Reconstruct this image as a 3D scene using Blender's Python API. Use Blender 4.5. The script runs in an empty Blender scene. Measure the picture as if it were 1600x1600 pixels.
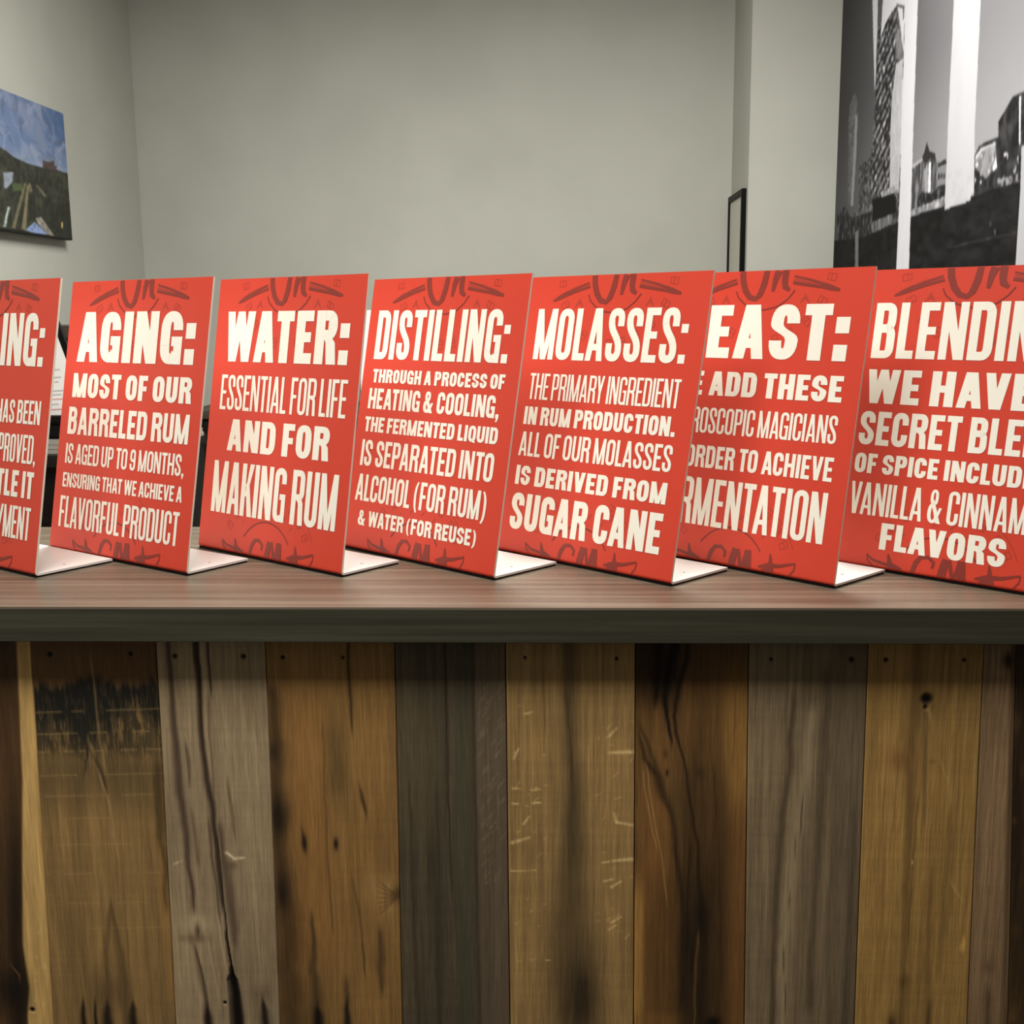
import bpy, math, random
import numpy as np
from mathutils import Matrix, Vector

C = bpy.context.scene
COL = C.collection
PI = math.pi

# ------------------------------------------------------------------ camera
CT = 1.07                                   # height of the counter top
FPX, PITCH, ROLL, YAW = 1794.1, 0.17248, 0.0098, -0.04544
CAM = np.array([0.0, -1.16515, CT + 0.30552])
_f0 = np.array([math.sin(YAW), math.cos(YAW), 0.0])
_r0 = np.array([math.cos(YAW), -math.sin(YAW), 0.0])
_z = np.array([0, 0, 1.0])
FWD = math.cos(PITCH) * _f0 - math.sin(PITCH) * _z
_u0 = math.sin(PITCH) * _f0 + math.cos(PITCH) * _z
RGT = math.cos(ROLL) * _r0 - math.sin(ROLL) * _u0
UPV = math.sin(ROLL) * _r0 + math.cos(ROLL) * _u0
cam = bpy.data.cameras.new('camera')
cam.sensor_width = 36.0
cam.lens = FPX / 1600 * 36.0
cam.clip_start = 0.05
cam_o = bpy.data.objects.new('camera', cam)
COL.objects.link(cam_o)
cam_o.matrix_world = Matrix([[RGT[0], UPV[0], -FWD[0], CAM[0]], [RGT[1], UPV[1], -FWD[1], CAM[1]],
                             [RGT[2], UPV[2], -FWD[2], CAM[2]], [0, 0, 0, 1]])
C.camera = cam_o

# ------------------------------------------------------------------ world, lamps, exposure
w = bpy.data.worlds.new('world')
C.world = w
w.use_nodes = True
w.node_tree.nodes['Background'].inputs[0].default_value = (1.0, 0.985, 0.96, 1)
w.node_tree.nodes['Background'].inputs[1].default_value = 0.05


def area(name, loc, sx, sy, power, col, spread=180):
    l = bpy.data.lights.new(name, 'AREA')
    l.shape = 'RECTANGLE'
    l.size, l.size_y = sx, sy
    l.energy = power
    l.color = col
    l.spread = math.radians(spread)
    o = bpy.data.objects.new(name, l)
    o.location = loc
    COL.objects.link(o)
    return o


CEIL = 2.80
area('ceiling_lamp_front', (-0.45, -0.62, CEIL - 0.03), 1.2, 0.6, 47, (1.0, 0.975, 0.93))
area('ceiling_lamp_office', (-0.15, 1.45, CEIL - 0.03), 1.2, 0.6, 96, (1.0, 0.975, 0.93))
vs = C.view_settings
vs.view_transform = 'Standard'
vs.look = 'None'
vs.exposure = 0.0
vs.gamma = 1.0
vs.use_curve_mapping = False


# ------------------------------------------------------------------ measuring helpers: a sight line meets a wall or the counter
def ray(px, py):
    return FWD + RGT * ((px - 800) / FPX) + UPV * ((800 - py) / FPX)


def on_y(px, py, y):
    r = ray(px, py)
    return CAM + r * ((y - CAM[1]) / r[1])


def on_x(px, py, x):
    r = ray(px, py)
    return CAM + r * ((x - CAM[0]) / r[0])


def on_z(px, py, z):
    r = ray(px, py)
    return CAM + r * ((z - CAM[2]) / r[2])


# ------------------------------------------------------------------ materials
def lin(c):
    c = np.asarray(c, float) / 255.0
    return np.where(c <= 0.04045, c / 12.92, ((c + 0.055) / 1.055) ** 2.4)


def L4(c):
    return tuple(float(v) for v in lin(c)) + (1.0,)


def mat(name, col=(128, 128, 128), rough=0.6, spec=0.5, emit=None):
    m = bpy.data.materials.new(name)
    m.use_nodes = True
    b = m.node_tree.nodes['Principled BSDF']
    b.inputs['Base Color'].default_value = L4(col)
    b.inputs['Roughness'].default_value = rough
    b.inputs['Specular IOR Level'].default_value = spec
    if emit:
        b.inputs['Emission Color'].default_value = L4(emit[0])
        b.inputs['Emission Strength'].default_value = emit[1]
    return m


def nodes(m):
    return m.node_tree.nodes, m.node_tree.links, m.node_tree.nodes['Principled BSDF']


def noise_tint(m, c1, c2, scale, detail=3.0, stretch=(1, 1, 1), bump=0.0, bump_scale=None, lo=0.35, hi=0.65):
    n, l, b = nodes(m)
    tc = n.new('ShaderNodeTexCoord')
    mp = n.new('ShaderNodeMapping')
    mp.inputs['Scale'].default_value = stretch
    l.new(tc.outputs['Object'], mp.inputs['Vector'])
    t = n.new('ShaderNodeTexNoise')
    t.inputs['Scale'].default_value = scale
    t.inputs['Detail'].default_value = detail
    l.new(mp.outputs[0], t.inputs['Vector'])
    r = n.new('ShaderNodeValToRGB')
    r.color_ramp.elements[0].position = lo
    r.color_ramp.elements[1].position = hi
    r.color_ramp.elements[0].color = L4(c1)
    r.color_ramp.elements[1].color = L4(c2)
    l.new(t.outputs['Fac'], r.inputs[0])
    l.new(r.outputs[0], b.inputs['Base Color'])
    if bump:
        t2 = n.new('ShaderNodeTexNoise')
        t2.inputs['Scale'].default_value = bump_scale or scale
        t2.inputs['Detail'].default_value = 4
        l.new(mp.outputs[0], t2.inputs['Vector'])
        bp = n.new('ShaderNodeBump')
        bp.inputs['Strength'].default_value = bump
        bp.inputs['Distance'].default_value = 0.002
        l.new(t2.outputs['Fac'], bp.inputs['Height'])
        l.new(bp.outputs[0], b.inputs['Normal'])
    return m


def attr_mat(name, rough, spec, grain=0.0, grain_stretch=(1, 1, 1), bump=0.0, gain=1.0):
    """colour from the print/stain layer stored on the mesh, times fine procedural grain"""
    m = mat(name, rough=rough, spec=spec)
    n, l, b = nodes(m)
    a = n.new('ShaderNodeAttribute')
    a.attribute_name = 'pigment'
    out = a.outputs['Color']
    if grain:
        tc = n.new('ShaderNodeTexCoord')
        mp = n.new('ShaderNodeMapping')
        mp.inputs['Scale'].default_value = grain_stretch
        l.new(tc.outputs['Object'], mp.inputs['Vector'])
        t = n.new('ShaderNodeTexNoise')
        t.inputs['Scale'].default_value = 1.0
        t.inputs['Detail'].default_value = 5
        l.new(mp.outputs[0], t.inputs['Vector'])
        mr = n.new('ShaderNodeMapRange')
        mr.inputs['From Min'].default_value = 0.25
        mr.inputs['From Max'].default_value = 0.75
        mr.inputs['To Min'].default_value = gain * (1 - grain)
        mr.inputs['To Max'].default_value = gain * (1 + grain)
        l.new(t.outputs['Fac'], mr.inputs['Value'])
        v = n.new('ShaderNodeVectorMath')
        v.operation = 'SCALE'
        l.new(out, v.inputs[0])
        l.new(mr.outputs[0], v.inputs['Scale'])
        out = v.outputs[0]
        if bump:
            bp = n.new('ShaderNodeBump')
            bp.inputs['Strength'].default_value = bump
            bp.inputs['Distance'].default_value = 0.001
            l.new(t.outputs['Fac'], bp.inputs['Height'])
            l.new(bp.outputs[0], b.inputs['Normal'])
    l.new(out, b.inputs['Base Color'])
    return m


M = {}
M['wall'] = noise_tint(mat('wall_paint', rough=0.75, spec=0.25), (170, 170, 160), (176, 176, 166), 3.0, bump=0.06, bump_scale=220)
M['ceiling'] = noise_tint(mat('ceiling_tile', rough=0.9, spec=0.1), (205, 203, 196), (216, 214, 208), 30)
M['floor'] = noise_tint(mat('office_carpet', rough=0.95, spec=0.1), (58, 55, 51), (74, 70, 65), 60)
M['red'] = mat('red_print', (208, 62, 41), 0.42, 0.4)
M['white'] = mat('white_sheet', (240, 238, 232), 0.35, 0.5)
M['edge'] = mat('cut_edge', (245, 238, 222), 0.5)
M['ivory'] = mat('ivory_print', (246, 241, 226), 0.42, 0.4)
M['emblem'] = mat('dark_red_print', (134, 48, 38), 0.42, 0.4)
M['emblem_faint'] = mat('faint_dark_red_print', (174, 56, 40), 0.42, 0.4)
M['dot'] = mat('grey_dot', (120, 116, 112), 0.5)
M['black'] = mat('black_plastic', (7, 6, 6), 0.6, 0.15)
M['blackframe'] = mat('black_frame_lacquer', (3, 3, 3), 0.5, 0.12)
M['paper'] = mat('white_paper', (243, 242, 238), 0.7)
M['mount'] = mat('pale_mount', (186, 184, 172), 0.6)
M['ink'] = mat('grey_ink', (198, 198, 200), 0.7)
M['redink'] = mat('red_ink', (224, 176, 176), 0.7)
M['grey'] = mat('light_grey_plastic', (150, 146, 138), 0.5)
M['darkwood'] = noise_tint(mat('dark_cabinet_wood', rough=0.6, spec=0.15), (17, 13, 9), (29, 23, 17), 1.0, 4, (40, 40, 3))
M['darkwoodtop'] = noise_tint(mat('dark_cabinet_top', rough=0.5, spec=0.25), (58, 52, 44), (76, 69, 60), 1.0, 4, (3, 40, 40))
M['substrate'] = mat('dark_backing', (18, 13, 9), 0.9, 0.1)
M['nail'] = mat('nail_hole', (14, 10, 7), 0.8, 0.1)
M['plank'] = attr_mat('reclaimed_board', 0.62, 0.3, 0.22, (800, 60, 34), 0.4)
M['print'] = attr_mat('mural_print', 0.7, 0.1)
M['canvas'] = attr_mat('canvas_print', 0.6, 0.25, 0.05, (500, 500, 500), 0.1)
M['lamp'] = mat('lamp_diffuser', (250, 250, 245), 0.5)


def laminate(name, ca, cm, cb, r0, r1):
    m = mat(name, rough=0.33, spec=0.5)
    n, l, b = nodes(m)
    tc = n.new('ShaderNodeTexCoord')
    mp = n.new('ShaderNodeMapping')
    mp.inputs['Scale'].default_value = (2.2, 90, 110)
    l.new(tc.outputs['Object'], mp.inputs['Vector'])
    t = n.new('ShaderNodeTexNoise')
    t.inputs['Scale'].default_value = 1.0
    t.inputs['Detail'].default_value = 6
    t.inputs['Roughness'].default_value = 0.6
    l.new(mp.outputs[0], t.inputs['Vector'])
    r = n.new('ShaderNodeValToRGB')
    e = r.color_ramp.elements
    e[0].position, e[0].color = 0.30, L4(ca)
    e[1].position, e[1].color = 0.72, L4(cb)
    x = r.color_ramp.elements.new(0.52)
    x.color = L4(cm)
    l.new(t.outputs['Fac'], r.inputs[0])
    l.new(r.outputs[0], b.inputs['Base Color'])
    mr = n.new('ShaderNodeMapRange')
    mr.inputs['To Min'].default_value = r0
    mr.inputs['To Max'].default_value = r1
    l.new(t.outputs['Fac'], mr.inputs['Value'])
    l.new(mr.outputs[0], b.inputs['Roughness'])
    bp = n.new('ShaderNodeBump')
    bp.inputs['Strength'].default_value = 0.08
    bp.inputs['Distance'].default_value = 0.001
    l.new(t.outputs['Fac'], bp.inputs['Height'])
    l.new(bp.outputs[0], b.inputs['Normal'])
    return m


M['laminate'] = laminate('dark_wood_laminate', (86, 76, 63), (112, 100, 84), (133, 120, 102), .28, .42)
M['edgeband'] = laminate('dark_edge_laminate', (51, 49, 36), (65, 62, 47), (80, 77, 60), .45, .6)


# ------------------------------------------------------------------ object helpers
def tag(o, label=None, cat=None, group=None, kind=None):
    if label: o['label'] = label
    if cat: o['category'] = cat
    if group: o['group'] = group
    if kind: o['kind'] = kind
    return o


def empty(name, loc, rz=0.0):
    o = bpy.data.objects.new(name, None)
    o.empty_display_size = 0.05
    o.location = loc
    o.rotation_euler = (0, 0, rz)
    COL.objects.link(o)
    return o


def link(name, verts, faces, mats, parent=None, fmat=None, smooth=False):
    me = bpy.data.meshes.new(name)
    me.from_pydata([tuple(map(float, v)) for v in verts], [], faces)
    if not isinstance(mats, (list, tuple)): mats = [mats]
    for m in mats: me.materials.append(m)
    if fmat:
        me.polygons.foreach_set('material_index', fmat)
    if smooth:
        me.polygons.foreach_set('use_smooth', [True] * len(me.polygons))
    me.update()
    o = bpy.data.objects.new(name, me)
    COL.objects.link(o)
    if parent: o.parent = parent
    return o


class MB:
    def __init__(s): s.v, s.f, s.m = [], [], []

    def add(s, vs, fs, mi=0):
        k = len(s.v)
        s.v += [tuple(v) for v in vs]
        s.f += [tuple(i + k for i in f) for f in fs]
        s.m += [mi] * len(fs)

    def box(s, x0, x1, y0, y1, z0, z1, mi=0, bev=0.0):
        if bev:
            import bmesh
            bm = bmesh.new()
            bmesh.ops.create_cube(bm, size=1)
            for v in bm.verts:
                v.co = Vector(((x0 + x1) / 2 + v.co.x * (x1 - x0), (y0 + y1) / 2 + v.co.y * (y1 - y0), (z0 + z1) / 2 + v.co.z * (z1 - z0)))
            bmesh.ops.bevel(bm, geom=bm.edges[:], offset=bev, segments=2, affect='EDGES')
            bm.verts.index_update()
            s.add([v.co[:] for v in bm.verts], [[v.index for v in f.verts] for f in bm.faces], mi)
            bm.free()
            return
        vs = [(x, y, z) for z in (z0, z1) for y in (y0, y1) for x in (x0, x1)]
        s.add(vs, [(0, 2, 3, 1), (4, 5, 7, 6), (0, 1, 5, 4), (2, 6, 7, 3), (0, 4, 6, 2), (1, 3, 7, 5)], mi)

    def quad(s, a, b, c, d, mi=0): s.add([a, b, c, d], [(0, 1, 2, 3)], mi)

    def disc(s, c, r, nrm='y', mi=0, n=14, sx=1.0):
        vs = []
        for i in range(n):
            a = 2 * PI * i / n
            if nrm == 'y': vs.append((c[0] + r * sx * math.cos(a), c[1], c[2] + r * math.sin(a)))
            else: vs.append((c[0] + r * sx * math.cos(a), c[1] + r * math.sin(a), c[2]))
        s.add(vs, [tuple(range(n))], mi)

    def build(s, name, mats, parent=None, smooth=False):
        return link(name, s.v, s.f, mats, parent, s.m, smooth)


# numpy value noise
def vnoise(x, y, seed=0):
    xi = np.floor(x).astype(np.int64)
    yi = np.floor(y).astype(np.int64)
    fx, fy = x - xi, y - yi
    fx = fx * fx * (3 - 2 * fx)
    fy = fy * fy * (3 - 2 * fy)

    def h(a, b):
        k = (a * 374761393 + b * 668265263 + seed * 974711) & 0xffffffff
        k = ((k ^ (k >> 13)) * 1274126177) & 0xffffffff
        return ((k ^ (k >> 16)) & 0xffff) / 65535.0
    return (h(xi, yi) * (1 - fx) + h(xi + 1, yi) * fx) * (1 - fy) + (h(xi, yi + 1) * (1 - fx) + h(xi + 1, yi + 1) * fx) * fy


def fbm(x, y, seed=0, o=4):
    a, t, n = 0.5, 0.0, 0.0
    for i in range(o):
        t = t + a * vnoise(x * 2 ** i, y * 2 ** i, seed + i * 17)
        n += a
        a *= 0.55
    return t / n


def sstep(a, b, x):
    t = np.clip((x - a) / (b - a), 0, 1)
    return t * t * (3 - 2 * t)


def mixc(c, col, a):
    return c * (1 - a[..., None]) + np.asarray(col, float) * a[..., None]


def soften(a, k=1):
    for _ in range(k):
        p = np.pad(a, [(1, 1), (1, 1)] + [(0, 0)] * (a.ndim - 2), mode='edge')
        a = (p[:-2, 1:-1] + p[2:, 1:-1] + p[1:-1, :-2] + p[1:-1, 2:] + 2 * a) / 6
    return a


def set_pigment(me, cols):
    """cols: sRGB 0-255 per vertex"""
    at = me.attributes.new('pigment', 'FLOAT_COLOR', 'POINT')
    c = lin(np.clip(cols, 0, 255)).reshape(-1, 3)
    at.data.foreach_set('color', np.concatenate([c, np.ones((len(c), 1))], 1).astype(np.float32).ravel())


def grid_mesh(name, P, cols, m, parent, back=None):
    """P: (nv, nu, 3) front points, back: offset vector giving the sheet its thickness"""
    nv, nu = P.shape[:2]
    verts = P.reshape(-1, 3)
    idx = np.arange(nv * nu).reshape(nv, nu)
    F = np.stack([idx[:-1, :-1], idx[1:, :-1], idx[1:, 1:], idx[:-1, 1:]], -1).reshape(-1, 4)
    ring = np.concatenate([idx[0, :], idx[1:, -1], idx[-1, -2::-1], idx[-2:0:-1, 0]])
    nb = nv * nu
    bv = verts[ring] + np.asarray(back)
    verts = np.concatenate([verts, bv])
    cc = cols.reshape(-1, 3)
    cc = np.concatenate([cc, cc[ring]])
    k = len(ring)
    j = np.arange(k)
    S = np.stack([ring, nb + j, nb + (j + 1) % k, ring[(j + 1) % k]], -1)
    faces = np.concatenate([F, S[:, ::-1]])
    me = bpy.data.meshes.new(name)
    me.vertices.add(len(verts))
    me.vertices.foreach_set('co', verts.astype(np.float32).ravel())
    me.loops.add(faces.size)
    me.loops.foreach_set('vertex_index', faces.astype(np.int32).ravel())
    me.polygons.add(len(faces))
    me.polygons.foreach_set('loop_start', np.arange(0, faces.size, 4, dtype=np.int32))
    me.materials.append(m)
    me.update(calc_edges=True)
    me.validate()
    set_pigment(me, cc)
    o = bpy.data.objects.new(name, me)
    COL.objects.link(o)
    o.parent = parent
    return o


# ------------------------------------------------------------------ the room
YB = 3.45                                                # back wall
XL = on_y(212, 200, YB)[0]                               # left corner
XC = on_y(1145, 200, YB)[0]                              # left face of the boxed-out pilaster
_r = ray(1171.5, 200)
YC = CAM[1] + _r[1] * (XC - CAM[0]) / _r[0]              # its front face
XR = on_y(1311.5, 200, YC)[0]                            # right wall, with the mural
YF = -2.6


def struct(name, mb, m):
    return tag(mb.build(name, m), kind='structure')


b = MB(); b.box(XL - 0.1, XR + 2.0, YB, YB + 0.1, 0, CEIL); struct('wall_back', b, M['wall'])
b = MB(); b.box(XL - 0.1, XL, YF, YB, 0, CEIL); struct('wall_left', b, M['wall'])
b = MB(); b.box(XC, XR, YC, YB, 0, CEIL); struct('wall_pilaster', b, M['wall'])
b = MB(); b.box(XR, XR + 0.1, 0.1, YB, 0, CEIL); struct('wall_right', b, M['wall'])
b = MB(); b.box(XR, XR + 2.0, 0.0, 0.1, 0, CEIL); struct('wall_front', b, M['wall'])
b = MB(); b.box(XL - 0.1, XR + 2.0, YF, YB + 0.1, -0.1, 0); struct('floor', b, M['floor'])
b = MB(); b.box(XL - 0.1, XR + 2.0, YF, YB + 0.1, CEIL, CEIL + 0.1); struct('ceiling', b, M['ceiling'])

# ------------------------------------------------------------------ the counter
LIP = 0.0373
OVER = 0.026                                             # the top oversails the boards
CX0, CX1 = XL, XR
CD = on_z(315, 823, CT)[1]                               # depth of the top
counter = empty('reception_counter', (0, 0, 0))
tag(counter, 'reception counter faced with upright reclaimed wood boards under a dark wood-grain top', 'counter')
b = MB(); b.box(CX0, CX1, 0.0012, CD, CT - LIP, CT, bev=0.0012); top = b.build('countertop', M['laminate'], counter)
b = MB(); b.box(CX0, CX1, 0, 0.0024, CT - LIP - .0004, CT - .0016, bev=0.0006); eb = b.build('edge_band', M['edgeband'], top)
tag(eb, 'dark olive-brown edge band')
b = MB(); b.box(CX0, CX1, OVER + 0.02, CD - 0.05, 0.08, CT - LIP); core = b.build('counter_carcass', M['substrate'], counter)
b = MB(); b.box(CX0, CX1, OVER + 0.06, CD - 0.08, 0.0, 0.08); b.build('plinth', M['substrate'], counter)

YP = OVER                                                # front plane of the boards
ZT = CT - LIP                                            # their top
ZB = 0.10


def V(py):                                               # photo row -> metres below the lip
    return ZT - on_y(800, py, YP)[2]


def xline(px_top, px_bot):                               # a board seam as x(z)
    a, c = on_y(px_top, 1010, YP), on_y(px_bot, 1600, YP)
    k = (c[0] - a[0]) / (c[2] - a[2])
    return lambda z: a[0] + k * (z - a[2])


VB = V(1600)
V1010 = V(1010)


class Board:
    """paints one board: u across 0..1, t down the visible face 0..1 (rows 1010..1600), x in metres"""
    def __init__(s, l, r, seed, base, var, streak=(55, 3.5), fine=0.5):
        s.l, s.r, s.seed = l, r, seed
        nu, nv = 126, 470
        v = np.linspace(0, ZT - ZB, nv)
        vis = v < VB * 1.04                               # dense rows where the photo looks
        v = np.concatenate([np.linspace(0, VB * 1.04, 330), np.linspace(VB * 1.04, ZT - ZB, 40)[1:]])
        g = 0.0006
        zz = ZT - v
        xl, xr = l(zz) + g, r(zz) - g
        uu = np.linspace(0, 1, nu)
        s.x = xl[:, None] + (xr - xl)[:, None] * uu[None, :]
        s.z = np.repeat(zz[:, None], nu, 1)
        s.u = np.repeat(uu[None, :], len(v), 0)
        s.t = (np.repeat(v[:, None], nu, 1) - V1010) / (VB - V1010)
        s.w = s.x - xl[:, None]
        n1 = fbm(s.x * streak[0], s.z * streak[1], seed, 4)
        n2 = fbm(s.x * 330, s.z * 9, seed + 5, 3)
        n3 = fbm(s.x * 14, s.z * 5, seed + 9, 3)
        k = 1 + var * (n1 - 0.5) * 2 + fine * 0.45 * (n2 - 0.5) + var * 0.7 * (n3 - 0.5) * 2
        # faint saw marks across the grain
        saw = fbm(s.x * 5, s.z * 240, seed + 31, 2)
        k = k + 0.10 * fine * (saw - 0.5)
        s.c = np.asarray(base, float)[None, None, :] * k[..., None]
        s.h = np.zeros_like(s.u) + 0.0005 * (n1 - 0.5) + 0.0004 * (n2 - 0.5)

    def blob(s, u, t, ru, rt, col, a=1.0, rough=0.6, p=2):
        n = (fbm(s.x * 160, s.z * 16, s.seed + 77, 3) - 0.5) * rough
        d = ((s.u - u) / ru) ** 2 + ((s.t - t) / rt) ** 2
        s.c = mixc(s.c, col, np.clip(np.exp(-d) * (1 + 2 * n), 0, 1) * a)

    def line(s, pts, wd, col, a=1.0, depth=0.0, wob=0.012, soft=True):
        pts = np.array(pts, float)
        uc = np.interp(s.t, pts[:, 1], pts[:, 0]) + wob * (fbm(s.t * 14, s.u * 0 + 0.5, s.seed + 3, 3) - 0.5) * 2
        wv = np.interp(s.t, pts[:, 1], pts[:, 2]) if pts.shape[1] > 2 else wd
        e = 0.025
        m = sstep(pts[0, 1] - e, pts[0, 1] + e, s.t) if pts[0, 1] > 0.001 else 1.0
        m = m * (1 - (sstep(pts[-1, 1] - e, pts[-1, 1] + e, s.t) if pts[-1, 1] < 0.999 else 0))
        q = np.abs(s.u - uc) / np.maximum(wv, 1e-4)
        g = (np.exp(-q ** 2) if soft else np.clip(1.35 - q, 0, 1)) * m
        s.c = mixc(s.c, col, np.clip(g * a, 0, 1))
        s.h -= depth * g

    def band(s, u0, u1, col, a, t0=-1, t1=9, e=0.06, et=0.08, streaky=0.4):
        n = (fbm(s.x * 120, s.z * 6, s.seed + 57, 3) - 0.5) * streaky
        m = sstep(u0 - e, u0 + e, s.u) * (1 - sstep(u1 - e, u1 + e, s.u)) * sstep(t0 - et, t0 + et, s.t) * (1 - sstep(t1 - et, t1 + et, s.t))
        s.c = mixc(s.c, col, np.clip(m * a * (1 + 2 * n), 0, 1))

    def flecks(s, n, u0, u1, t0, t1, col, a, su=0.05, st=0.006, seed=0):
        rr = random.Random(seed)
        for i in range(n):
            s.blob(rr.uniform(u0, u1), rr.uniform(t0, t1), su * rr.uniform(.4, 1.2), st * rr.uniform(.5, 1.4), col, a * rr.uniform(.4, 1), 0.8)

    def dash(s, u0, t0, u1, t1, wd, col, a):
        f = lambda u, t: (np.interp(t, s.t[:, 0], s.x[:, 0]) + u * np.interp(t, s.t[:, 0], s.x[:, -1] - s.x[:, 0]), np.interp(t, s.t[:, 0], s.z[:, 0]))
        (xa, za), (xb, zb) = f(u0, t0), f(u1, t1)
        k = np.clip(((s.x - xa) * (xb - xa) + (s.z - za) * (zb - za)) / ((xb - xa) ** 2 + (zb - za) ** 2), 0, 1)
        d = np.hypot(s.x - xa - k * (xb - xa), s.z - za - k * (zb - za)) / (wd * (1.15 - .5 * k))
        n = fbm(s.x * 500, s.z * 300, s.seed + 41, 2)
        s.c = mixc(s.c, col, np.clip(np.exp(-d ** 2) * a * (.45 + 1.1 * n), 0, 1))

    def hole(s, u, t, r=0.0028, col=(16, 11, 8)):
        xc = np.interp(t, s.t[:, 0], s.x[:, 0]) + u * np.interp(t, s.t[:, 0], s.x[:, -1] - s.x[:, 0])
        zc = np.interp(t, s.t[:, 0], s.z[:, 0])
        d = np.hypot(s.x - xc, s.z - zc) / r
        g = np.clip(1.4 - d, 0, 1)
        s.c = mixc(s.c, col, g)
        s.h -= 0.002 * g

    def build(s, label):
        s.c = s.c * (np.array([.985, 1.0, 1.03]) * PLANK_GAIN)
        P = np.stack([s.x, YP - np.clip(s.h, -0.012, 0.004), s.z], -1)
        o = grid_mesh('board', P, s.c, M['plank'], counter, (0, 0.019, 0))
        tag(o, label)
        return o


PLANK_GAIN = 1.50
seams = [xline(-150, -120), xline(48, 84), xline(244, 275), xline(415, 438), xline(617, 629), xline(790, 797), xline(993, 990),
         xline(1170, 1163), xline(1357, 1335), xline(1538, 1511), xline(1588, 1575), xline(1770, 1740)]

# A: dark bark-stained board with a pale sapwood strip down its right side
B = Board(seams[0], seams[1], 11, (60, 42, 24), 0.28)
ed = np.interp(s_t := B.t, [0, 0.35, 0.6, 0.80, 0.86, 0.92, 1.0], [0.893, 0.875, 0.83, 0.80, 0.815, 0.83, 0.805])
pale = sstep(-0.012, 0.012, B.u - ed)
n = fbm(B.x * 200, B.z * 12, 4, 3)
B.c = mixc(B.c, (26, 19, 12), np.exp(-((B.u - ed + 0.06) / 0.06) ** 2) * sstep(0.3, 0.7, B.t) * 0.8)
B.c = B.c * (1 - pale[..., None]) + np.asarray((156, 124, 74.0)) * (0.86 + 0.28 * n)[..., None] * pale[..., None]
B.blob(0.70, 0.93, 0.12, 0.06, (20, 15, 10), 0.9)
B.line([(0.70, .86, .012), (0.76, .885, .010), (0.765, .90, .008)], .01, (96, 70, 44), 0.8)
B.blob(0.5, 0.6, 0.2, 0.3, (34, 25, 15), 0.6)
B.hole(0.845, 0.985, 0.0026)
B.hole(0.60, 0.035)
B.flecks(10, .87, .96, .75, .99, (190, 160, 110), 0.5, 0.012, 0.005, 3)
B.build('dark board with a pale sapwood strip along its right edge')

# B: brown board scorched black near the top
B = Board(seams[1], seams[2], 22, (112, 87, 52), 0.16)
n = fbm(B.x * 620, B.z * 70, 8, 3)
n2 = fbm(B.x * 34, B.z * 34, 12, 3)
n3 = fbm(B.x * 260, B.z * 40, 19, 3)
top = 0.104 - 0.030 * np.exp(-((B.u - 0.50) / 0.14) ** 2) - .016 * np.exp(-((B.u - .95) / .1) ** 2) + .03 * (n3 - .5) + .02 * (n2 - .5)
fall = .185 + .05 * np.exp(-((B.u - 0.40) / 0.12) ** 2) - .06 * np.exp(-((B.u - .80) / .12) ** 2) + .03 * (n2 - .5)
dens = sstep(top - 0.014, top + 0.022, B.t) * (1 - .42 * sstep(fall - .03, fall + .06, B.t)) * (1 - sstep(.255, .30 + .06 * np.exp(-((B.u - .4) / .06) ** 2), B.t) * .8) * (1 - sstep(.30, .40, B.t))
dens = np.clip(dens * (.90 + .35 * n2), 0, 1)
sc = np.clip(dens * (1.08 - (1.05 - .80 * dens ** 2) * sstep(.50, .70, n) - .25 * sstep(.5, .7, n3)), 0, 1)
B.c = mixc(B.c, (74, 50, 28), (1 - sstep(0.09, 0.13, B.t)) * 0.85)
B.c = mixc(B.c, (24, 23, 19), sc * 0.95)
B.c = mixc(B.c, (60, 48, 30), (1 - sstep(.0, .16, np.abs(B.t - .34))) * .45)
for k, tt in enumerate([.168, .225, .272]):
    d = np.exp(-((B.t - tt + 0.012 * (B.u - 0.5)) / 0.0028) ** 2) * (fbm(B.x * 60, B.z * 0 + k, 3, 2) > 0.42)
    B.c = mixc(B.c, (128, 104, 62), d * 0.45)
for tt in [.335, .39, .45, .52, .60, .68, .75]:
    d = np.exp(-((B.t - tt + 0.010 * (B.u - 0.5)) / 0.0022) ** 2) * (fbm(B.x * 40, B.z * 0 + tt * 50, 5, 2) > 0.45)
    B.c = mixc(B.c, (140, 112, 70), d * 0.35)
B.line([(0.47, .03, .008), (0.50, .14, .010), (0.505, .22, .012), (.55, .34, .012)], .012, (120, 98, 58), 0.6)
B.line([(0.42, .24, .010), (0.47, .30, .012), (.56, .42, .012), (.60, .56, .008)], .012, (136, 108, 66), 0.6)
B.line([(0.42, .25, .02), (0.39, .30, .012), (.37, .34, .008)], .012, (36, 31, 22), 0.7)
B.line([(0.45, .28, .02), (0.52, .34, .014), (.54, .38, .008)], .012, (40, 33, 22), 0.7)
B.line([(.52, .68, .012), (.46, .82, .03), (.45, 1.0, .05)], .02, (66, 50, 30), 0.55)
B.line([(.52, .68, .01), (.58, .82, .03), (.62, 1.0, .05)], .02, (66, 50, 30), 0.55)
B.line([(.97, .30, .03), (.95, .42, .045), (.96, .55, .03), (.97, .7, .02)], .03, (58, 46, 26), 0.75, wob=.03)
B.line([(.93, .5, .02), (.95, .7, .03), (.97, .95, .02)], .03, (122, 88, 46), 0.6, wob=.03)
for u_, w_ in ((.45, .05), (.66, .045), (.25, .03), (.35, .02)):
    B.line([(u_, .95, .006), (u_, .98, w_ * .6), (u_, 1.1, w_ * 1.3)], .03, (22, 17, 11), .9)
B.blob(.48, .93, .16, .05, (74, 57, 36), .6)
B.hole(.15, .024); B.hole(.80, .022, .0024)
B.build('brown board scorched black near its top')

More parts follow.
